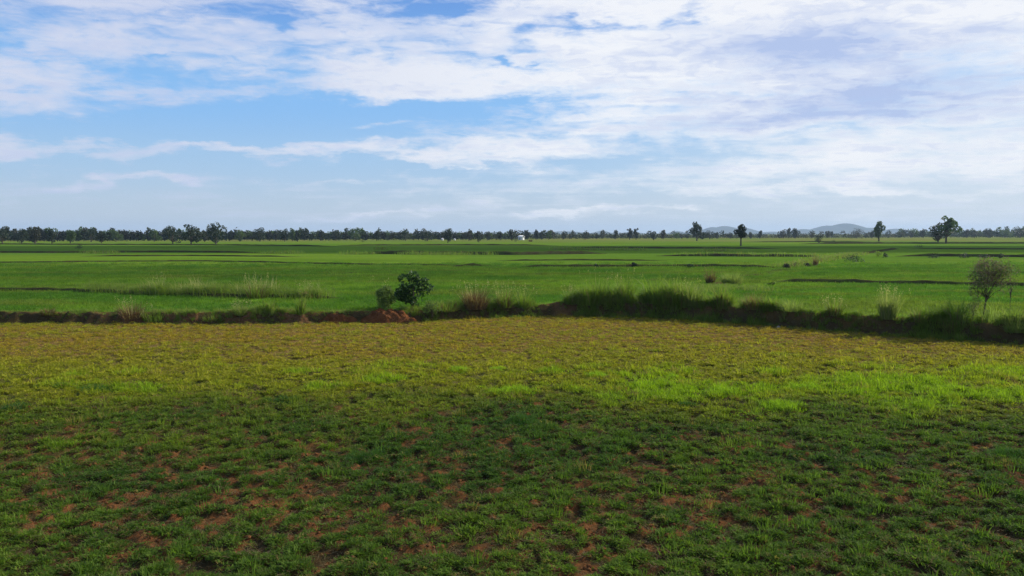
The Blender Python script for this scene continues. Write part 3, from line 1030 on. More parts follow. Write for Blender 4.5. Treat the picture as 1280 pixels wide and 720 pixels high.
CT('grass_clump', 830, 398, 56, 34, 10.5, 'broad pale green clump on the bank behind the field centre right', 'grass clump', M_tall, M_pale, 420, seed=17)

for k, (px, w_, h_, off, m1, m2, m3, ln, lb) in enumerate([
    (712, 18, 20, 0.2, M_tall, M_plume, None, 0.5, 'small ragged clump where the bank grass begins right of the bare stretch'),
    (862, 30, 30, 0.3, M_wisp, M_plume, None, 0.5, 'pale feathery clump right of the broad pale green clump on the bank'),
    (902, 22, 32, 0.2, M_tall, None, M_reddry, 0.3, 'upright clump on the bank directly below the green clump beside the track'),
    (942, 26, 24, 0.2, M_straw, None, M_tall, 0.6, 'dry streaked clump on the bank below the near end of the track'),
    (990, 40, 20, 0.3, M_wisp, None, None, 0.8, 'low spreading clump on the bank below the left tip of the straight dark bund'),
    (1043, 24, 22, 0.2, M_tall, M_plume, M_reddry, 0.5, 'brownish clump just before the shaded bank dips'),
    (1150, 36, 22, 0.2, M_tall, None, M_straw, 0.6, 'ragged clump midway between the tall narrow clump and the withered tree'),
    (1190, 26, 24, 0.1, M_tall, None, M_reddry, 0.5, 'clump on the bank just left of the withered tree'),
    (1268, 34, 20, 0.0, M_wisp, None, M_tall, 0.7, 'leafy clump on the bank at the right edge of the picture'),
    (60, 26, 11, 0.1, M_reddry, None, M_tall, 0.9, 'small rusty clump near the left end of the bank'),
    (268, 40, 14, 0.0, M_tall, None, M_reddry, 0.9, 'tangled low clump midway along the left bank'),
    (300, 22, 16, 0.1, M_wisp, M_plume, None, 0.5, 'light clump right of the tangled one on the left bank'),
]):
    CT('grass_clump', px, 0, w_, h_, 10 + off, lb, 'grass clump', m1, m2, 240, seed=60 + k, lean=ln, mat2=m3)

# fresh tufts in the near field
M_fresh = leaf_mat('fresh_grass', (0.22, 0.34, 0.022), (0.28, 0.40, 0.03), 0.5, 0.7, 0.06)
M_deep = leaf_mat('deep_grass', (0.045, 0.105, 0.022), (0.07, 0.15, 0.028), 0.4, 0.6, 0.10)
for k, (px, py, w_, h_, mt, lb) in enumerate([
    (978, 512, 64, 17, M_fresh, 'largest bright green grass tuft in the near field'),
    (905, 494, 62, 15, M_fresh, 'bright tuft left of the largest tuft in the near field'),
    (1005, 487, 70, 14, M_fresh, 'wide bright tuft just behind the largest tuft in the near field'),
    (640, 491, 80, 13, M_fresh, 'long low bright tuft at the centre of the near field'),
    (574, 465, 34, 10, M_fresh, 'small bright tuft left of a smaller one below the rust brown clump'),
    (622, 463, 26, 8, M_fresh, 'smallest bright tuft below the rust brown clump'),
    (745, 470, 40, 10, M_fresh, 'bright tuft in the sunny patch below the tall bank grass'),
    (652, 530, 46, 16, M_deep, 'dark green tuft standing right of the round red soil patch'),
    (458, 572, 60, 16, M_deep, 'dark arching tuft below left of the round red soil patch'),
    (122, 488, 54, 12, M_deep, 'dark green tuft in the left of the near field'),
    (76, 484, 28, 9, M_deep, 'little dark tuft beside the larger one in the left of the near field'),
    (16, 513, 44, 14, M_deep, 'dark green tuft at the left edge of the near field'),
    (352, 502, 60, 11, M_deep, 'low dark tuft left of centre in the near field'),
    (860, 508, 26, 9, M_deep, 'small dark tuft left of the bright tufts in the near field'),
    (1256, 570, 50, 14, M_deep, 'dark tuft near the right edge of the near field'),
    (840, 472, 24, 8, M_fresh, 'tiny bright tuft right of the sunny patch tuft'),
]):
    c = at(px, py, 0.0)
    g = np.random.default_rng(700 + k)
    rx_, hh = size(w_ / 2, c[1]), size(h_, c[1]) * 0.95
    nb = int(500 + 260 * rx_ * 2)
    r = np.sqrt(g.uniform(0, 1, nb))
    a = g.uniform(0, 2 * np.pi, nb)
    lx, ly = r * np.cos(a) * rx_ * 0.95, r * np.sin(a) * min(rx_, 0.6)
    zl = height(c[0] + lx, c[1] + ly) - 0.01
    v, t = blades(np.stack([lx, ly, zl], 1), hh * g.uniform(0.5, 1.0, nb) * (1.15 - 0.7 * r ** 2), g.uniform(0.008, 0.014, nb), g.uniform(0.05, 0.6, nb), g.uniform(0.2, 0.9, nb), g)
    o = mesh_obj('grass_tuft', v, [t], mt, loc=(c[0], c[1], 0))
    tag(o, lb, 'grass tuft', 'tufts of grass in the near field')


# ------------------------------------------------------------------ the red mound on the bank
def lump(name, px, py, wpx, hpx, z, mat, label, cat, seed=0, depth=0.8, group=None):
    c = at(px, py, z)
    c[2] = z
    rx_, hh = size(wpx / 2, c[1]), size(hpx, c[1])
    k = 46
    u_ = np.linspace(-1.05, 1.05, k)
    A, Bm = np.meshgrid(u_, u_)
    r = np.sqrt(A ** 2 + Bm ** 2)
    n_ = fbm(A * 3 + seed * 9, Bm * 3, 1.0, 4, 900 + seed, 0.6)
    h_ = (1 - sst(0.35, 1.0, r * (0.75 + 0.55 * n_))) * hh * (0.45 + 1.1 * n_)
    h_ = h_ + (fbm(A * 6, Bm * 6, 1.0, 4, 950 + seed, 0.7) - 0.5) * 0.45 * hh * 2 * (r < 0.95) - 0.08 * (r > 0.98)
    V_ = np.stack([A * rx_, Bm * rx_ * depth, h_ - 0.04], -1).reshape(-1, 3)
    i = np.arange(k * k).reshape(k, k)
    q = np.stack([i[:-1, :-1], i[:-1, 1:], i[1:, 1:], i[1:, :-1]], -1).reshape(-1, 4)
    o = mesh_obj(name, V_, [q], mat, smooth=True, loc=c)
    return tag(o, label, cat, group)


lump('earth_mound', 484, 402.5, 80, 14.5, 0.0, M_mound, 'largest bare orange red earth mound on the bank beside the pale bush', 'earth mound', 1, 0.5)
lump('earth_mound', 424, 402.5, 62, 11, 0.0, M_mound, 'lower orange red earth mound left of the largest mound', 'earth mound', 2, 0.55)
lump('earth_mound', 395, 402.5, 22, 9, 0.0, M_mound, 'smallest red earth mound next to the narrow upright tuft', 'earth mound', 3, 0.6)
lump('stone', 973, 411.0, 8, 3.5, 0.0, M_stone, 'small grey stone at the foot of the right bank', 'stone', 5, 0.7)


# ------------------------------------------------------------------ trees and shrubs
def tree(name, px, base, top, wpx, label, cat='tree', mat=None, z=0.5, shape='round', trunk=0.18, nleaf=900, seed=0, leaf=None, group=None,
         lean=0.0, gap=0.0, trunk_mat=None, rtrunk=None):
    g = np.random.default_rng(1000 + seed)
    c = at(px, base, z)
    H_, W_ = size(base - top, c[1]), size(wpx / 2, c[1])
    root = empty(name, c, label, cat, group)
    mat = mat or M_crown
    cz0, cz1 = H_ * trunk, H_
    cc, rz = (cz0 + cz1) / 2, (cz1 - cz0) / 2
    nl = {'round': 9, 'tall': 9, 'open': 12, 'dome': 8, 'shrub': 8}[shape]
    lobes = []
    for k in range(nl):
        zf_ = (k + 0.5) / nl * 2 - 1
        if shape == 'tall':
            wid = 0.62 * (1 - 0.45 * max(zf_, 0) ** 2)
        elif shape == 'dome':
            wid = 0.80 * math.sqrt(max(0.08, 1 - max(zf_, -0.3) ** 2))
        elif shape == 'open':
            wid = 0.78 * math.sqrt(max(0.15, 1 - zf_ ** 2 * 0.8))
        else:
            wid = 0.68 * math.sqrt(max(0.12, 1 - zf_ ** 2))
        a = g.uniform(0, 6.28)
        rr = wid * (0.35 + 0.65 * g.uniform())
        rl = {'open': 0.27, 'tall': 0.42, 'dome': 0.38}.get(shape, 0.40) * g.uniform(0.75, 1.2)
        lobes.append((rr * math.cos(a) * W_, rr * math.sin(a) * W_, cc + zf_ * rz * (1 - rl * 0.7), rl * W_, rl * max(W_, rz) * 0.75))
    lobes.append((0, 0, cc, W_ * (0.55 if shape != 'open' else 0.3), rz * (0.7 if shape != 'open' else 0.4)))
    bt = Bag()
    th = max(cz0 * 0.9, H_ * 0.12)
    r0 = max(0.035 * H_ * (1 if H_ > 4 else 0.6), 0.02)
    if rtrunk:
        r0 = rtrunk
    ln = lean * H_
    bt.tube([(0, 0, -0.1), (ln * .3, 0, th * 0.5), (ln * .6, 0, th), (ln, 0, cc + rz * 0.3)], [r0 * 1.25, r0, r0 * .85, r0 * .3])
    for (lx, ly, lz, a, b_) in lobes[:7 if shape != 'open' else 12]:
        bt.tube([(ln * .6, 0, th * g.uniform(0.7, 1.1)), (lx * .45 + ln * .7, ly * .45, th + (lz - th) * .5), (lx + ln, ly, lz)], [r0 * .55, r0 * .35, r0 * .12], 5)
    bt.obj('trunk', trunk_mat or M_bark, root, smooth=True)
    tot = sum(l[3] ** 2 for l in lobes)
    leaf = leaf or max(0.16, 0.075 * H_)
    cs, ss_ = [], []
    for (lx, ly, lz, a, b_) in lobes:
        k = int(nleaf * a * a / tot) + 3
        d = g.normal(size=(k, 3))
        d /= np.linalg.norm(d, axis=1)[:, None]
        rr = g.uniform(0.55, 1.0, (k, 1)) ** 0.6 * (0.85 + 0.3 * g.uniform(0, 1, (k, 1)))
        cs.append(np.array([lx + ln, ly, lz]) + d * rr * np.array([a, a, b_]))
        ss_.append(leaf * g.uniform(0.6, 1.35, k))
    cs, ss_ = np.concatenate(cs), np.concatenate(ss_)
    if gap > 0:
        n_ = fbm(cs[:, 0] / W_ * 3 + seed, cs[:, 2] / W_ * 3 + cs[:, 1] / W_ * 2, 1.0, 2, seed)
        kk = n_ > gap
        cs, ss_ = cs[kk], ss_[kk]
    cs[:, 2] = np.maximum(cs[:, 2], 0.03 * H_)
    v, q = leaves(cs, ss_, g)
    mesh_obj('crown', v, [q], mat, root)
    return root


T = tree
D, G_, Br = M_crown, M_crown_b, M_crown_c
far_trees = [
    # px, base, top, width, material, shape, label
    (3, 304.5, 283.2, 20, D, 'dome', 'bushy dark tree at the very left edge of the tree line'),
    (27, 304.5, 287, 20, D, 'round', 'low dark tree second from the left edge of the tree line'),
    (44, 305, 283.6, 17, Br, 'tall', 'tall brownish tree third from the left, highest of that corner'),
    (65, 304.5, 286.8, 10, D, 'tall', 'slender dark tree standing forward near the left end of the tree line'),
    (88, 304, 288, 13, G_, 'round', 'small green forward tree above the lone bush at left'),
    (114, 302.5, 286, 17, D, 'dome', 'wide domed tree right of the lone bush at left'),
    (127, 304, 288.2, 12, D, 'round', 'dark tree touching the domed tree on its right side'),
    (145, 302, 288, 14, G_, 'dome', 'light green rounded tree between domed tree and the three big dark ones'),
    (193, 302, 286.8, 14, G_, 'dome', 'olive green tree just left of the three big dark ones'),
    (216, 304.8, 283.6, 24, D, 'dome', 'leftmost of the three big dark trees left of centre'),
    (239, 305.5, 280.9, 28, D, 'open', 'middle of the three big dark trees with wide crown over a short trunk'),
    (256, 302.5, 288.8, 12, Br, 'round', 'small tree tucked between the middle and right big dark trees'),
    (270, 304.8, 278.4, 26, D, 'tall', 'tallest of the three big dark trees with a pointed left top'),
    (300, 302, 288, 14, G_, 'round', 'green tree right of the tallest big dark tree'),
    (325, 301.8, 284.5, 17, D, 'round', 'round dark tree standing alone between the big three and the pale tree'),
    (345, 301, 287.6, 12, D, 'round', 'small dark tree right of the round dark tree'),
    (356, 301.8, 286.2, 14, D, 'dome', 'dark tree pressed against a narrow light green one'),
    (366, 301.2, 285.2, 9, G_, 'tall', 'narrow light green tree beside its dark neighbour'),
    (372, 302, 287.6, 7, D, 'tall', 'thin dark tree right of the narrow light green one'),
    (401, 301, 287.8, 8, D, 'tall', 'pointed dark tree midway between light green trees'),
    (420, 301, 287.8, 12, D, 'dome', 'broad dark tree left of the pale leafy tree'),
    (444, 301, 284.8, 16, G_, 'dome', 'pale leafy tree highest between round dark tree and centre'),
    (471, 301, 288.6, 8, D, 'tall', 'little dark tree right of the pale leafy tree'),
    (507, 301, 288.5, 14, D, 'dome', 'flat topped dark tree left of the centre gap'),
    (534, 301.5, 289, 17, D, 'dome', 'wide dark tree left of the white speck'),
    (560, 303.6, 285.6, 14, D, 'tall', 'distinct dark tree standing right of the white speck'),
    (586, 301, 289, 12, Br, 'dome', 'brownish low tree right of the distinct dark tree'),
    (597, 301, 289.2, 7, D, 'round', 'tiny tree above the leaning stump bush'),
    (609, 300.5, 290, 12, D, 'dome', 'small round tree midway to the white hut'),
    (625, 300.5, 289.6, 8, D, 'tall', 'small pointed tree left of the white hut'),
    (640, 301, 286.8, 11, D, 'dome', 'dark tree hanging over the left side of the white hut'),
    (659, 299.6, 289, 8, D, 'round', 'dark little tree immediately right of the white hut'),
    (670, 299.6, 287.2, 6, D, 'tall', 'thin upright tree second right of the white hut'),
    (677, 299.6, 289.6, 7, D, 'round', 'round little tree third right of the white hut'),
    (686, 299.8, 288.6, 9, G_, 'dome', 'greener tree fourth right of the white hut'),
    (704, 299.6, 291.6, 8, D, 'round', 'very low bush-like tree fifth right of the white hut'),
    (732, 299.4, 291.2, 12, D, 'dome', 'low wide dark tree below the faint hill'),
    (746, 299, 291.8, 7, D, 'round', 'small round tree right of the low wide one below the faint hill'),
    (769, 299.2, 287.8, 9, D, 'tall', 'single pointed tree left of the ragged pair'),
    (787, 299.6, 285.8, 9, D, 'open', 'left half of the ragged pair of dark trees right of centre'),
    (795, 299.6, 285.6, 8, D, 'open', 'right half of the ragged pair of dark trees right of centre'),
    (817, 300.2, 289.4, 9, D, 'round', 'forward dark tree between the ragged pair and the slim tree'),
    (829, 299, 287.6, 6, Br, 'tall', 'slim brownish tree left of the large pointed tree'),
    (846, 298.6, 291, 9, G_, 'dome', 'low green tree at the foot of the small blue hill'),
    (871, 301, 277.2, 19, D, 'tall', 'large pointed dark tree left of the flat blue hill'),
    (887, 299, 289, 12, D, 'dome', 'dark tree close beside the large pointed tree'),
    (896, 298.6, 290.6, 7, D, 'round', 'small tree in front of the flat blue hill left side'),
    (913, 298.4, 291, 8, D, 'round', 'small tree left of the fork trunked tree'),
    (938, 298.4, 290.2, 7, D, 'round', 'small tree right of the fork trunked tree'),
    (950, 298.2, 288.6, 6, D, 'tall', 'lone narrow tree between two blue hills'),
    (979, 298, 287.2, 14, Br, 'dome', 'brownish spreading tree at the left foot of the highest hill'),
    (986, 297.6, 285.4, 5, D, 'tall', 'thin tree rising between the brownish and round trees by the hill'),
    (994, 298, 285.8, 11, D, 'round', 'round dark tree at the left foot of the highest hill'),
    (1014, 297.6, 290, 7, D, 'round', 'small dark tree above the leaning forward bush'),
    (1033, 297.6, 289.6, 5, D, 'tall', 'left of two tiny trees below the top of the highest hill'),
    (1039, 297.6, 289.6, 5, D, 'round', 'right of two tiny trees below the top of the highest hill'),
    (1070, 298, 287.4, 20, Br, 'dome', 'wide low tree before the right slope of the highest hill'),
    (1090, 298, 289.4, 8, D, 'round', 'small tree tucked left of the tall sunlit oval tree'),
    (1138, 297.4, 289.2, 9, D, 'dome', 'low dark tree right of the tall sunlit oval tree'),
    (1154, 297.4, 287.6, 9, D, 'round', 'small dark tree left of the open crowned pair'),
    (1208, 297.4, 287, 7, D, 'round', 'small dark tree right of the open crowned pair'),
    (1218, 297.6, 287.4, 12, D, 'dome', 'dark domed tree second right of the open crowned pair'),
    (1236, 297.4, 286, 14, D, 'dome', 'broad tree toward the right edge of the tree line'),
    (1256, 297.4, 286.4, 16, G_, 'dome', 'green broad tree next to the right edge of the tree line'),
    (1275, 297.6, 284, 18, D, 'dome', 'tall rounded tree at the very right edge of the tree line'),
]
for k, (px, ba, to, w_, mt, sh_, lb) in enumerate(far_trees):
    T('tree', px, ba, to - 0.8, w_ * 1.22, lb, mat=mt, shape=sh_, seed=k, trunk=0.04 if sh_ != 'open' else 0.10, nleaf=1300)

T('tree', 926, 307.4, 280.2, 20, 'dark round crowned tree with a clearly forked trunk in the green field', mat=D, shape='round', trunk=0.36, nleaf=1300, seed=101)
T('tree', 1098.5, 301.6, 275.6, 15, 'tall oval tree lit green on its right side on the far field edge', mat=G_, shape='tall', trunk=0.14, nleaf=1300, seed=102)
T('tree', 1172.5, 304.4, 278.6, 30, 'lower dense left tree of the open crowned pair', mat=D, shape='open', trunk=0.12, nleaf=1100, seed=103)
T('tree', 1182.5, 304.6, 270.6, 36, 'high airy right tree of the pair, sky showing through its crown', mat=G_, shape='open', trunk=0.3, nleaf=1300, seed=104, gap=0.42)
T('bush', 1025, 304.6, 293.4, 13, 'leaning dark bush in the field before the highest hill', 'bush', D, shape='round', trunk=0.12, seed=105, lean=-0.12, nleaf=600)
T('bush', 1041, 304.6, 299.4, 8, 'little dark bush right of the leaning bush', 'bush', D, shape='dome', trunk=0.05, seed=106, nleaf=300)
T('bush', 100, 311.5, 306, 11, 'lone low dark bush in the field at left', 'bush', D, shape='dome', trunk=0.05, seed=107, nleaf=350)
T('bush', 599, 304.2, 295.6, 8, 'ragged bush leaning on a stump before the centre trees', 'bush', D, shape='open', trunk=0.2, seed=108, nleaf=260, lean=-0.1)
T('bush', 454, 303, 300, 8, 'small dark bush under the pale leafy tree', 'bush', D, shape='dome', trunk=0.05, seed=109, nleaf=200)
T('bush', 645, 302.6, 296, 8, 'dark bush at the left foot of the white hut', 'bush', D, shape='dome', trunk=0.05, seed=110, nleaf=260)
T('bush', 745.5, 334.6, 330, 8, 'left and smaller of two round bushes in the open paddy', 'bush', D, shape='dome', trunk=0.03, seed=111, nleaf=420)
T('bush', 793, 335, 327.6, 10, 'right and larger of two round bushes in the open paddy', 'bush', D, shape='dome', trunk=0.03, seed=112, nleaf=520)
T('bush', 862, 335, 331, 14, 'flat dark bush on the bund right of the two round bushes', 'bush', D, shape='dome', trunk=0.03, seed=113, nleaf=360)
T('bush', 983, 336, 329.4, 12, 'rounded dark bush at the end of the dark bund by the track', 'bush', M_crown_c, shape='dome', trunk=0.03, seed=114, nleaf=420)
T('bush', 1009, 334, 328.6, 8, 'small dark bush just right of the one at the bund end', 'bush', M_crown_c, shape='dome', trunk=0.03, seed=115, nleaf=300)
T('bush', 1066, 327, 319.6, 26, 'wide dull bush on the diagonal bund', 'bush', D, shape='dome', trunk=0.03, seed=116, nleaf=600)
T('bush', 1098, 321, 313.6, 12, 'left of two joined bushes near the start of the right hand bund', 'bush', M_tall, shape='dome', trunk=0.03, seed=117, nleaf=400)
T('bush', 1107, 322.4, 316, 9, 'right of two joined bushes near the start of the right hand bund', 'bush', D, shape='dome', trunk=0.03, seed=118, nleaf=300)
for k, (px, w_, tp, lb) in enumerate([(1167, 20, 317.4, 'first bush from the left on the right hand bund'), (1206, 16, 316.6, 'second bush from the left on the right hand bund'),
                                      (1228, 16, 318, 'third bush from the left on the right hand bund'), (1253, 12, 317.4, 'last bush before the edge on the right hand bund')]):
    T('bush', px, 322.6, tp, w_, lb, 'bush', D, shape='dome', trunk=0.03, seed=120 + k, nleaf=420, group='bushes on the right hand bund')
T('bush', 965, 357, 352.5, 14, 'small bush at the left tip of the straight dark bund', 'bush', M_tall, shape='dome', trunk=0.03, seed=130, nleaf=400)
T('bush', 1147, 309.5, 306.6, 14, 'faint low bush left of the open crowned pair in the field', 'bush', D, shape='dome', trunk=0.03, seed=131, nleaf=260)

# the two shrubs on the bank
T('shrub', 517, 388, 337, 50, 'round glossy dark green shrub with big leaves behind the red mound', 'shrub', M_broad, z=0.55, shape='round', trunk=0.06, seed=140,
  nleaf=2300, leaf=0.20, gap=0.33)
T('bush', 486, 386, 357, 40, 'pale feathery green bush on top of the red mound', 'bush', M_pale, z=0.55, shape='dome', trunk=0.0, seed=241, nleaf=3400, leaf=0.11)
CT('grass_clump', 479, 386, 22, 36, 0.55, 'thin clump with straw heads rising out of the pale feathery bush', 'grass clump', M_wisp, M_plume, 110, seed=90, lean=0.4)
T('bush', 540, 394, 376, 30, 'light stemmed small bush under the right side of the round shrub', 'bush', M_pale, z=0.4, shape='open', trunk=0.1, seed=142, nleaf=500, leaf=0.09)

# the half withered small tree at right
rt = T('small_tree', 1229, 400, 322, 66, 'thin trunked small tree with withered pinkish top on the right bank', 'tree', M_grey, z=0.8, shape='open', trunk=0.38, seed=150,
       nleaf=1900, leaf=0.11, lean=0.05, rtrunk=0.035, gap=0.40)
g = np.random.default_rng(77)
c = at(1229, 402, 0.8)
hh = size(82, c[1])
bw = Bag()
for k in range(170):
    a = g.uniform(0, 6.28)
    s0 = np.array([0.22 + 0.36 * g.normal(), 0.34 * g.normal(), hh * g.uniform(0.50, 0.86)])
    e = s0 + np.array([0.38 * math.cos(a) + 0.10, 0.32 * math.sin(a), g.uniform(0.05, 0.5)])
    m_ = (s0 + e) / 2 + g.normal(0, 0.05, 3)
    bw.tube([s0, m_, e], [0.012, 0.009, 0.004], 4)
    cl = e + g.normal(0, 0.10, (10, 3))
    v, q = leaves(cl, np.full(10, 0.075), g)
    bw.put(v, q)
w = bw.obj('withered_branch', M_twig, rt)
tag(w, 'withered pinkish brown twigs')
T('bush', 1216, 400, 366, 26, 'small dull bush under the left side of the withered tree', 'bush', M_grey, z=0.8, shape='dome', trunk=0.1, seed=153, nleaf=500, leaf=0.07)
T('bush', 1262, 399, 326, 34, 'thin see-through bush with pale flowers right of the small tree', 'bush', M_pale, z=0.75, shape='open', trunk=0.45, seed=152, nleaf=420, leaf=0.09, gap=0.4, rtrunk=0.014)

# ------------------------------------------------------------------ far woods (one mass)
def wood(name, spec, label, seed, mats):
    """spec: (px, base y, top y) polyline of the mass; crowns at each step"""
    g = np.random.default_rng(seed)
    bags = [Bag() for _ in mats]
    pxs_ = np.arange(spec[0][0], spec[-1][0], 2.6)
    S = np.array(spec, float)
    for px in pxs_:
        for row in range(2):
            p = px + g.uniform(-2, 2)
            ba = np.interp(p, S[:, 0], S[:, 1]) - row * 0.7
            to = np.interp(p, S[:, 0], S[:, 2]) + (-3.6 if g.uniform() < 0.08 else g.uniform(-0.9, 4.2))
            c = at(p, ba, 0.5)
            H_ = size(ba - to + 0.8, c[1])
            W_ = size(g.uniform(3.0, 6.0), c[1])
            k = 120
            d = g.normal(size=(k, 3))
            d /= np.linalg.norm(d, axis=1)[:, None]
            top_bias = g.uniform(0.25, 0.5)
            cs = c + np.array([0, 0, H_ * 0.52]) + d * g.uniform(0.5, 1.0, (k, 1)) * np.array([W_, W_, H_ * 0.5])
            cs[:, 2] = np.maximum(cs[:, 2], 0.6)
            v, q = leaves(cs, H_ * g.uniform(0.10, 0.24, k), g)
            bags[g.integers(0, len(mats))].put(v, q)
    tot = Bag()
    for b_, m_ in zip(bags, mats):
        tag(b_.obj(name, m_), label, 'wood', kind='stuff')


wood('far_wood', [(-180, 301.5, 288), (0, 302, 287), (130, 301.5, 288.6), (300, 301, 289), (450, 300.5, 289.4), (600, 300, 290.2), (640, 299.6, 290.6)],
     'far off belt of woods closing the fields on the left', 31, [D, G_, Br])
wood('far_wood', [(640, 299.4, 291.4), (720, 298.8, 292), (830, 298.4, 292.2), (960, 298, 292.8), (1060, 297.8, 292.6), (1130, 297.4, 291.2)],
     'thin far off belt of scrub below the hills', 32, [D, Br])
wood('far_wood', [(1125, 297.2, 290.2), (1200, 297.2, 288.8), (1260, 297.2, 287.4), (1330, 297.2, 286.6), (1460, 297.2, 286.6)],
     'far off belt of woods on the right', 33, [D, G_])


# ------------------------------------------------------------------ the white hut and two small ones
def hut(px, base, wpx, hpx, label, group=None, side=1.6):
    c = at(px, base, 0.5)
    w_, h_ = size(wpx, c[1]), size(hpx, c[1])
    root = empty('hut', c, label, 'hut', group)
    root.rotation_euler = (0, 0, -0.75)
    d_ = w_ * 0.8
    wh = h_ * 0.72
    b_ = Bag()
    hw = w_ / 2
    V_ = [(-hw, -d_ / 2, 0), (hw, -d_ / 2, 0), (hw, d_ / 2, 0), (-hw, d_ / 2, 0), (-hw, -d_ / 2, wh), (hw, -d_ / 2, wh), (hw, d_ / 2, wh), (-hw, d_ / 2, wh),
          (-hw, 0, h_ * 0.97), (hw, 0, h_ * 0.97)]
    b_.put(V_, [[0, 1, 5, 4], [1, 2, 6, 5], [2, 3, 7, 6], [3, 0, 4, 7]], [[4, 8, 7], [5, 6, 9]])
    b_.obj('wall', M_white, root)
    ov, th = 0.12 * w_, 0.05 * h_
    r = Bag()
    for sgn in (-1, 1):
        y1, z1 = sgn * (d_ / 2 + ov), wh - 0.06 * h_
        P_ = [(-hw - ov, y1, z1), (hw + ov, y1, z1), (hw + ov, 0, h_), (-hw - ov, 0, h_)]
        Q_ = [(a, b2, c2 + th) for a, b2, c2 in P_]
        r.put(P_ + Q_, [[0, 1, 2, 3], [4, 5, 6, 7], [0, 1, 5, 4], [1, 2, 6, 5], [2, 3, 7, 6], [3, 0, 4, 7]])
    r.obj('roof', M_roof, root)
    dr = Bag()
    x0, x1 = -0.12 * w_, 0.10 * w_
    yv = -d_ / 2 - 0.02
    dr.put([(x0, yv, 0), (x1, yv, 0), (x1, yv, wh * .75), (x0, yv, wh * .75), (x0, yv - .04, 0), (x1, yv - .04, 0), (x1, yv - .04, wh * .75), (x0, yv - .04, wh * .75)],
           [[4, 5, 6, 7], [0, 4, 7, 3], [1, 5, 6, 2], [3, 2, 6, 7]])
    dr.obj('door', M_dark, root)
    return root


hut(651.5, 299.9, 6.0, 5.4, 'small white hut with pale roof among the centre trees')
hut(553, 300.4, 2.4, 2.6, 'tiny white hut left of the distinct dark tree')
hut(568.5, 300.4, 1.8, 2.0, 'tiniest white hut right of the distinct dark tree')
CT('grass_clump', 663, 302, 8, 4, 0.5, 'small brown dry growth in the field right of the white hut', 'grass clump', M_reddry, None, 60, seed=40)

# ------------------------------------------------------------------ hills
HD = 8200.0


def hills(name, peaks, y0):
    k, kk = 220, 26
    x0 = min((p[0] - 2.6 * p[2] - CX) / F * y0 for p in peaks)
    x1 = max((p[0] + 2.6 * p[2] - CX) / F * y0 for p in peaks)
    A, Bm = np.meshgrid(np.linspace(x0, x1, k), np.linspace(-900, 900, kk))
    h_ = np.zeros_like(A)
    for (px, py, w_) in peaks:
        cx_, hh_, ww = (px - CX) / F * y0, (HOR - py) / F * y0 + CAMZ, w_ / F * y0
        h_ = np.maximum(h_, hh_ * np.exp(-np.abs((A - cx_) / ww) ** 1.8) * np.exp(-(Bm / 420) ** 2))
    h_ += (fbm(A, Bm, 260, 4, 77) - 0.5) * 12 * np.clip(h_ / 30, 0, 1)
    h_ = h_ - 1.2 * (h_ < 1)
    i = np.arange(k * kk).reshape(kk, k)
    q = np.stack([i[:-1, :-1], i[:-1, 1:], i[1:, 1:], i[1:, :-1]], -1).reshape(-1, 4)
    o = mesh_obj(name, np.stack([A, Bm + y0, h_], -1).reshape(-1, 3), [q], M_hill, smooth=True)
    return tag(o, kind='structure')


hills('hills', [(1055, 279.0, 30), (1035, 281.5, 24), (1003, 286.5, 22), (1085, 285, 26), (1118, 286, 16), (965, 289.5, 20)], HD)
hills('hills', [(905, 282.6, 24), (890, 284, 16), (928, 285, 17), (846, 289, 9), (860, 290, 9)], HD * 1.04)
hills('hills', [(705, 288.8, 34), (752, 288.6, 12), (670, 289.6, 20), (790, 290, 14)], HD * 1.08)

# ------------------------------------------------------------------ unseen clouds on the right, put in to cast shade on parts of the fields
def cloud_mat(name, t, rx=0, ry=0, var=0.12):
    m, x = mat_new(name)
    d = x.new('ShaderNodeBsdfDiffuse')
    d.inputs['Color'].default_value = (0.85, 0.86, 0.88, 1)
    tr = x.new('ShaderNodeBsdfTransparent')
    mx = x.new('ShaderNodeMixShader')
    geo = x.new('ShaderNodeNewGeometry')
    n = x.noise(geo.outputs['Position'], 0.06, 4, 0.6)
    f = x.lin(n, 0.3, 0.7, max(0.0, t - var), min(1.0, t + var))
    if rx:   # the cloud thins out towards its rim
        tco = x.new('ShaderNodeTexCoord')
        ox, oy, _ = x.sep(tco.outputs['Object'])
        rr = x.m('SQRT', x.add(x.m('POWER', x.mul(ox, 1 / rx), 2.0), x.m('POWER', x.mul(oy, 1 / ry), 2.0)))
        rr = x.add(rr, x.mul(x.sub(x.noise(geo.outputs['Position'], 0.10, 4, 0.6), 0.5), 0.22))
        f = x.m('MAXIMUM', f, x.ss(rr, 0.70, 0.99))
    x.put(mx.inputs[0], f)
    m.node_tree.links.new(d.outputs[0], mx.inputs[1])
    m.node_tree.links.new(tr.outputs[0], mx.inputs[2])
    return finish(m, x, mx.outputs[0])


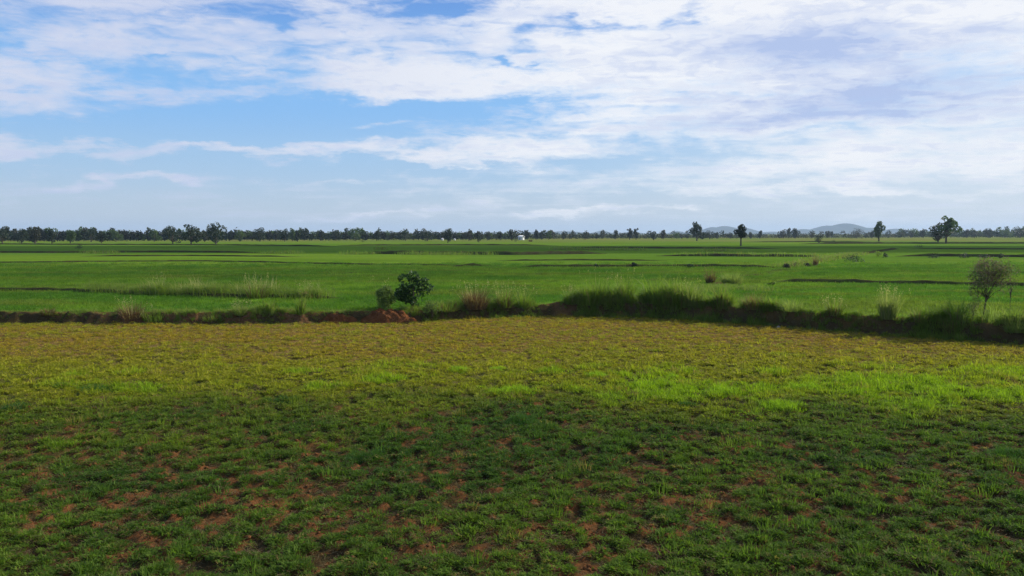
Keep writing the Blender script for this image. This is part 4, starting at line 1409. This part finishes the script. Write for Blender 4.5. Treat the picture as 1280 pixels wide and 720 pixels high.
def cloud(cx_, cy_, rx_, ry_, alt, thick, mat, seed, rot=0.0, rough=0.25):
    """closed puffy slab whose shadow falls round (cx_, cy_) on the ground"""
    g = np.random.default_rng(seed)
    k, rings = 160, 14
    th = np.linspace(0, 2 * np.pi, k, endpoint=False)
    ed = 1 + rough * (fbm(np.cos(th) * 3 + seed, np.sin(th) * 3, 1.0, 4, seed, 0.6) - 0.5) * 2
    shift = SDIR * (alt / SDIR[2])
    rows = []
    for sgn in (1, -1):
        for j in range(rings):
            s_ = 1 - j / rings
            zt = thick * math.sqrt(max(0, 1 - s_ * s_)) * (1.0 if sgn > 0 else 0.35) * sgn
            xx, yy = rx_ * ed * s_ * np.cos(th), ry_ * ed * s_ * np.sin(th)
            zz_ = zt * (0.6 + 0.8 * fbm(xx * 4 / rx_, yy * 4 / rx_, 1.0, 3, seed + 7))
            c_, q_ = math.cos(rot), math.sin(rot)
            rows.append(np.stack([xx * c_ - yy * q_, xx * q_ + yy * c_, zz_], 1))
    b_ = Bag()
    V_ = np.concatenate(rows)
    n_ = len(V_)
    V_ = np.concatenate([V_, [[0, 0, thick], [0, 0, -thick * .35]]])
    q = []
    tri = []
    for side in (0, 1):
        o_ = side * rings * k
        for j in range(rings - 1):
            for i in range(k):
                q.append([o_ + j * k + i, o_ + j * k + (i + 1) % k, o_ + (j + 1) * k + (i + 1) % k, o_ + (j + 1) * k + i])
        for i in range(k):
            tri.append([o_ + (rings - 1) * k + i, o_ + (rings - 1) * k + (i + 1) % k, n_ + side])
    for i in range(k):
        pass
    o = mesh_obj('cloud', V_, [np.array(q), np.array(tri)], mat, smooth=True, loc=(cx_ + shift[0], cy_ + shift[1], alt))
    return tag(o, kind='structure')


# near shade: the foot of the picture up to the lit band
cloud(-4, -31, 95, 64, 420, 12, cloud_mat('cloud_near', 0.86, 95, 64, 0.10), 5, rot=-0.06, rough=0.03)
# long shade across the far paddies
cloud(0, 272, 420, 62, 900, 25, cloud_mat('cloud_far', 0.40), 8, rot=0.0, rough=0.12)
# thinner shade over the middle paddies
cloud(-18, 104, 70, 20, 600, 10, cloud_mat('cloud_mid', 0.84), 9, rot=0.0, rough=0.2)

# ------------------------------------------------------------------ the air
M_haze, x = mat_new('haze_air')
pv = x.new('ShaderNodeVolumePrincipled')
pv.inputs['Color'].default_value = (0.60, 0.78, 1.0, 1)
pv.inputs['Density'].default_value = 0.95e-4
pv.inputs['Anisotropy'].default_value = 0.1
ho = x.new('ShaderNodeOutputMaterial')
M_haze.node_tree.links.new(pv.outputs[0], ho.inputs['Volume'])
hx, hy0, hy1, hz0, hz1 = 10500, -450, 16500, -2.0, 150.0
hv = [(-hx, hy0, hz0), (hx, hy0, hz0), (hx, hy1, hz0), (-hx, hy1, hz0), (-hx, hy0, hz1), (hx, hy0, hz1), (hx, hy1, hz1), (-hx, hy1, hz1)]
hz = mesh_obj('haze', hv, [[[0, 3, 2, 1], [4, 5, 6, 7], [0, 1, 5, 4], [1, 2, 6, 5], [2, 3, 7, 6], [3, 0, 4, 7]]], M_haze)
tag(hz, kind='stuff')
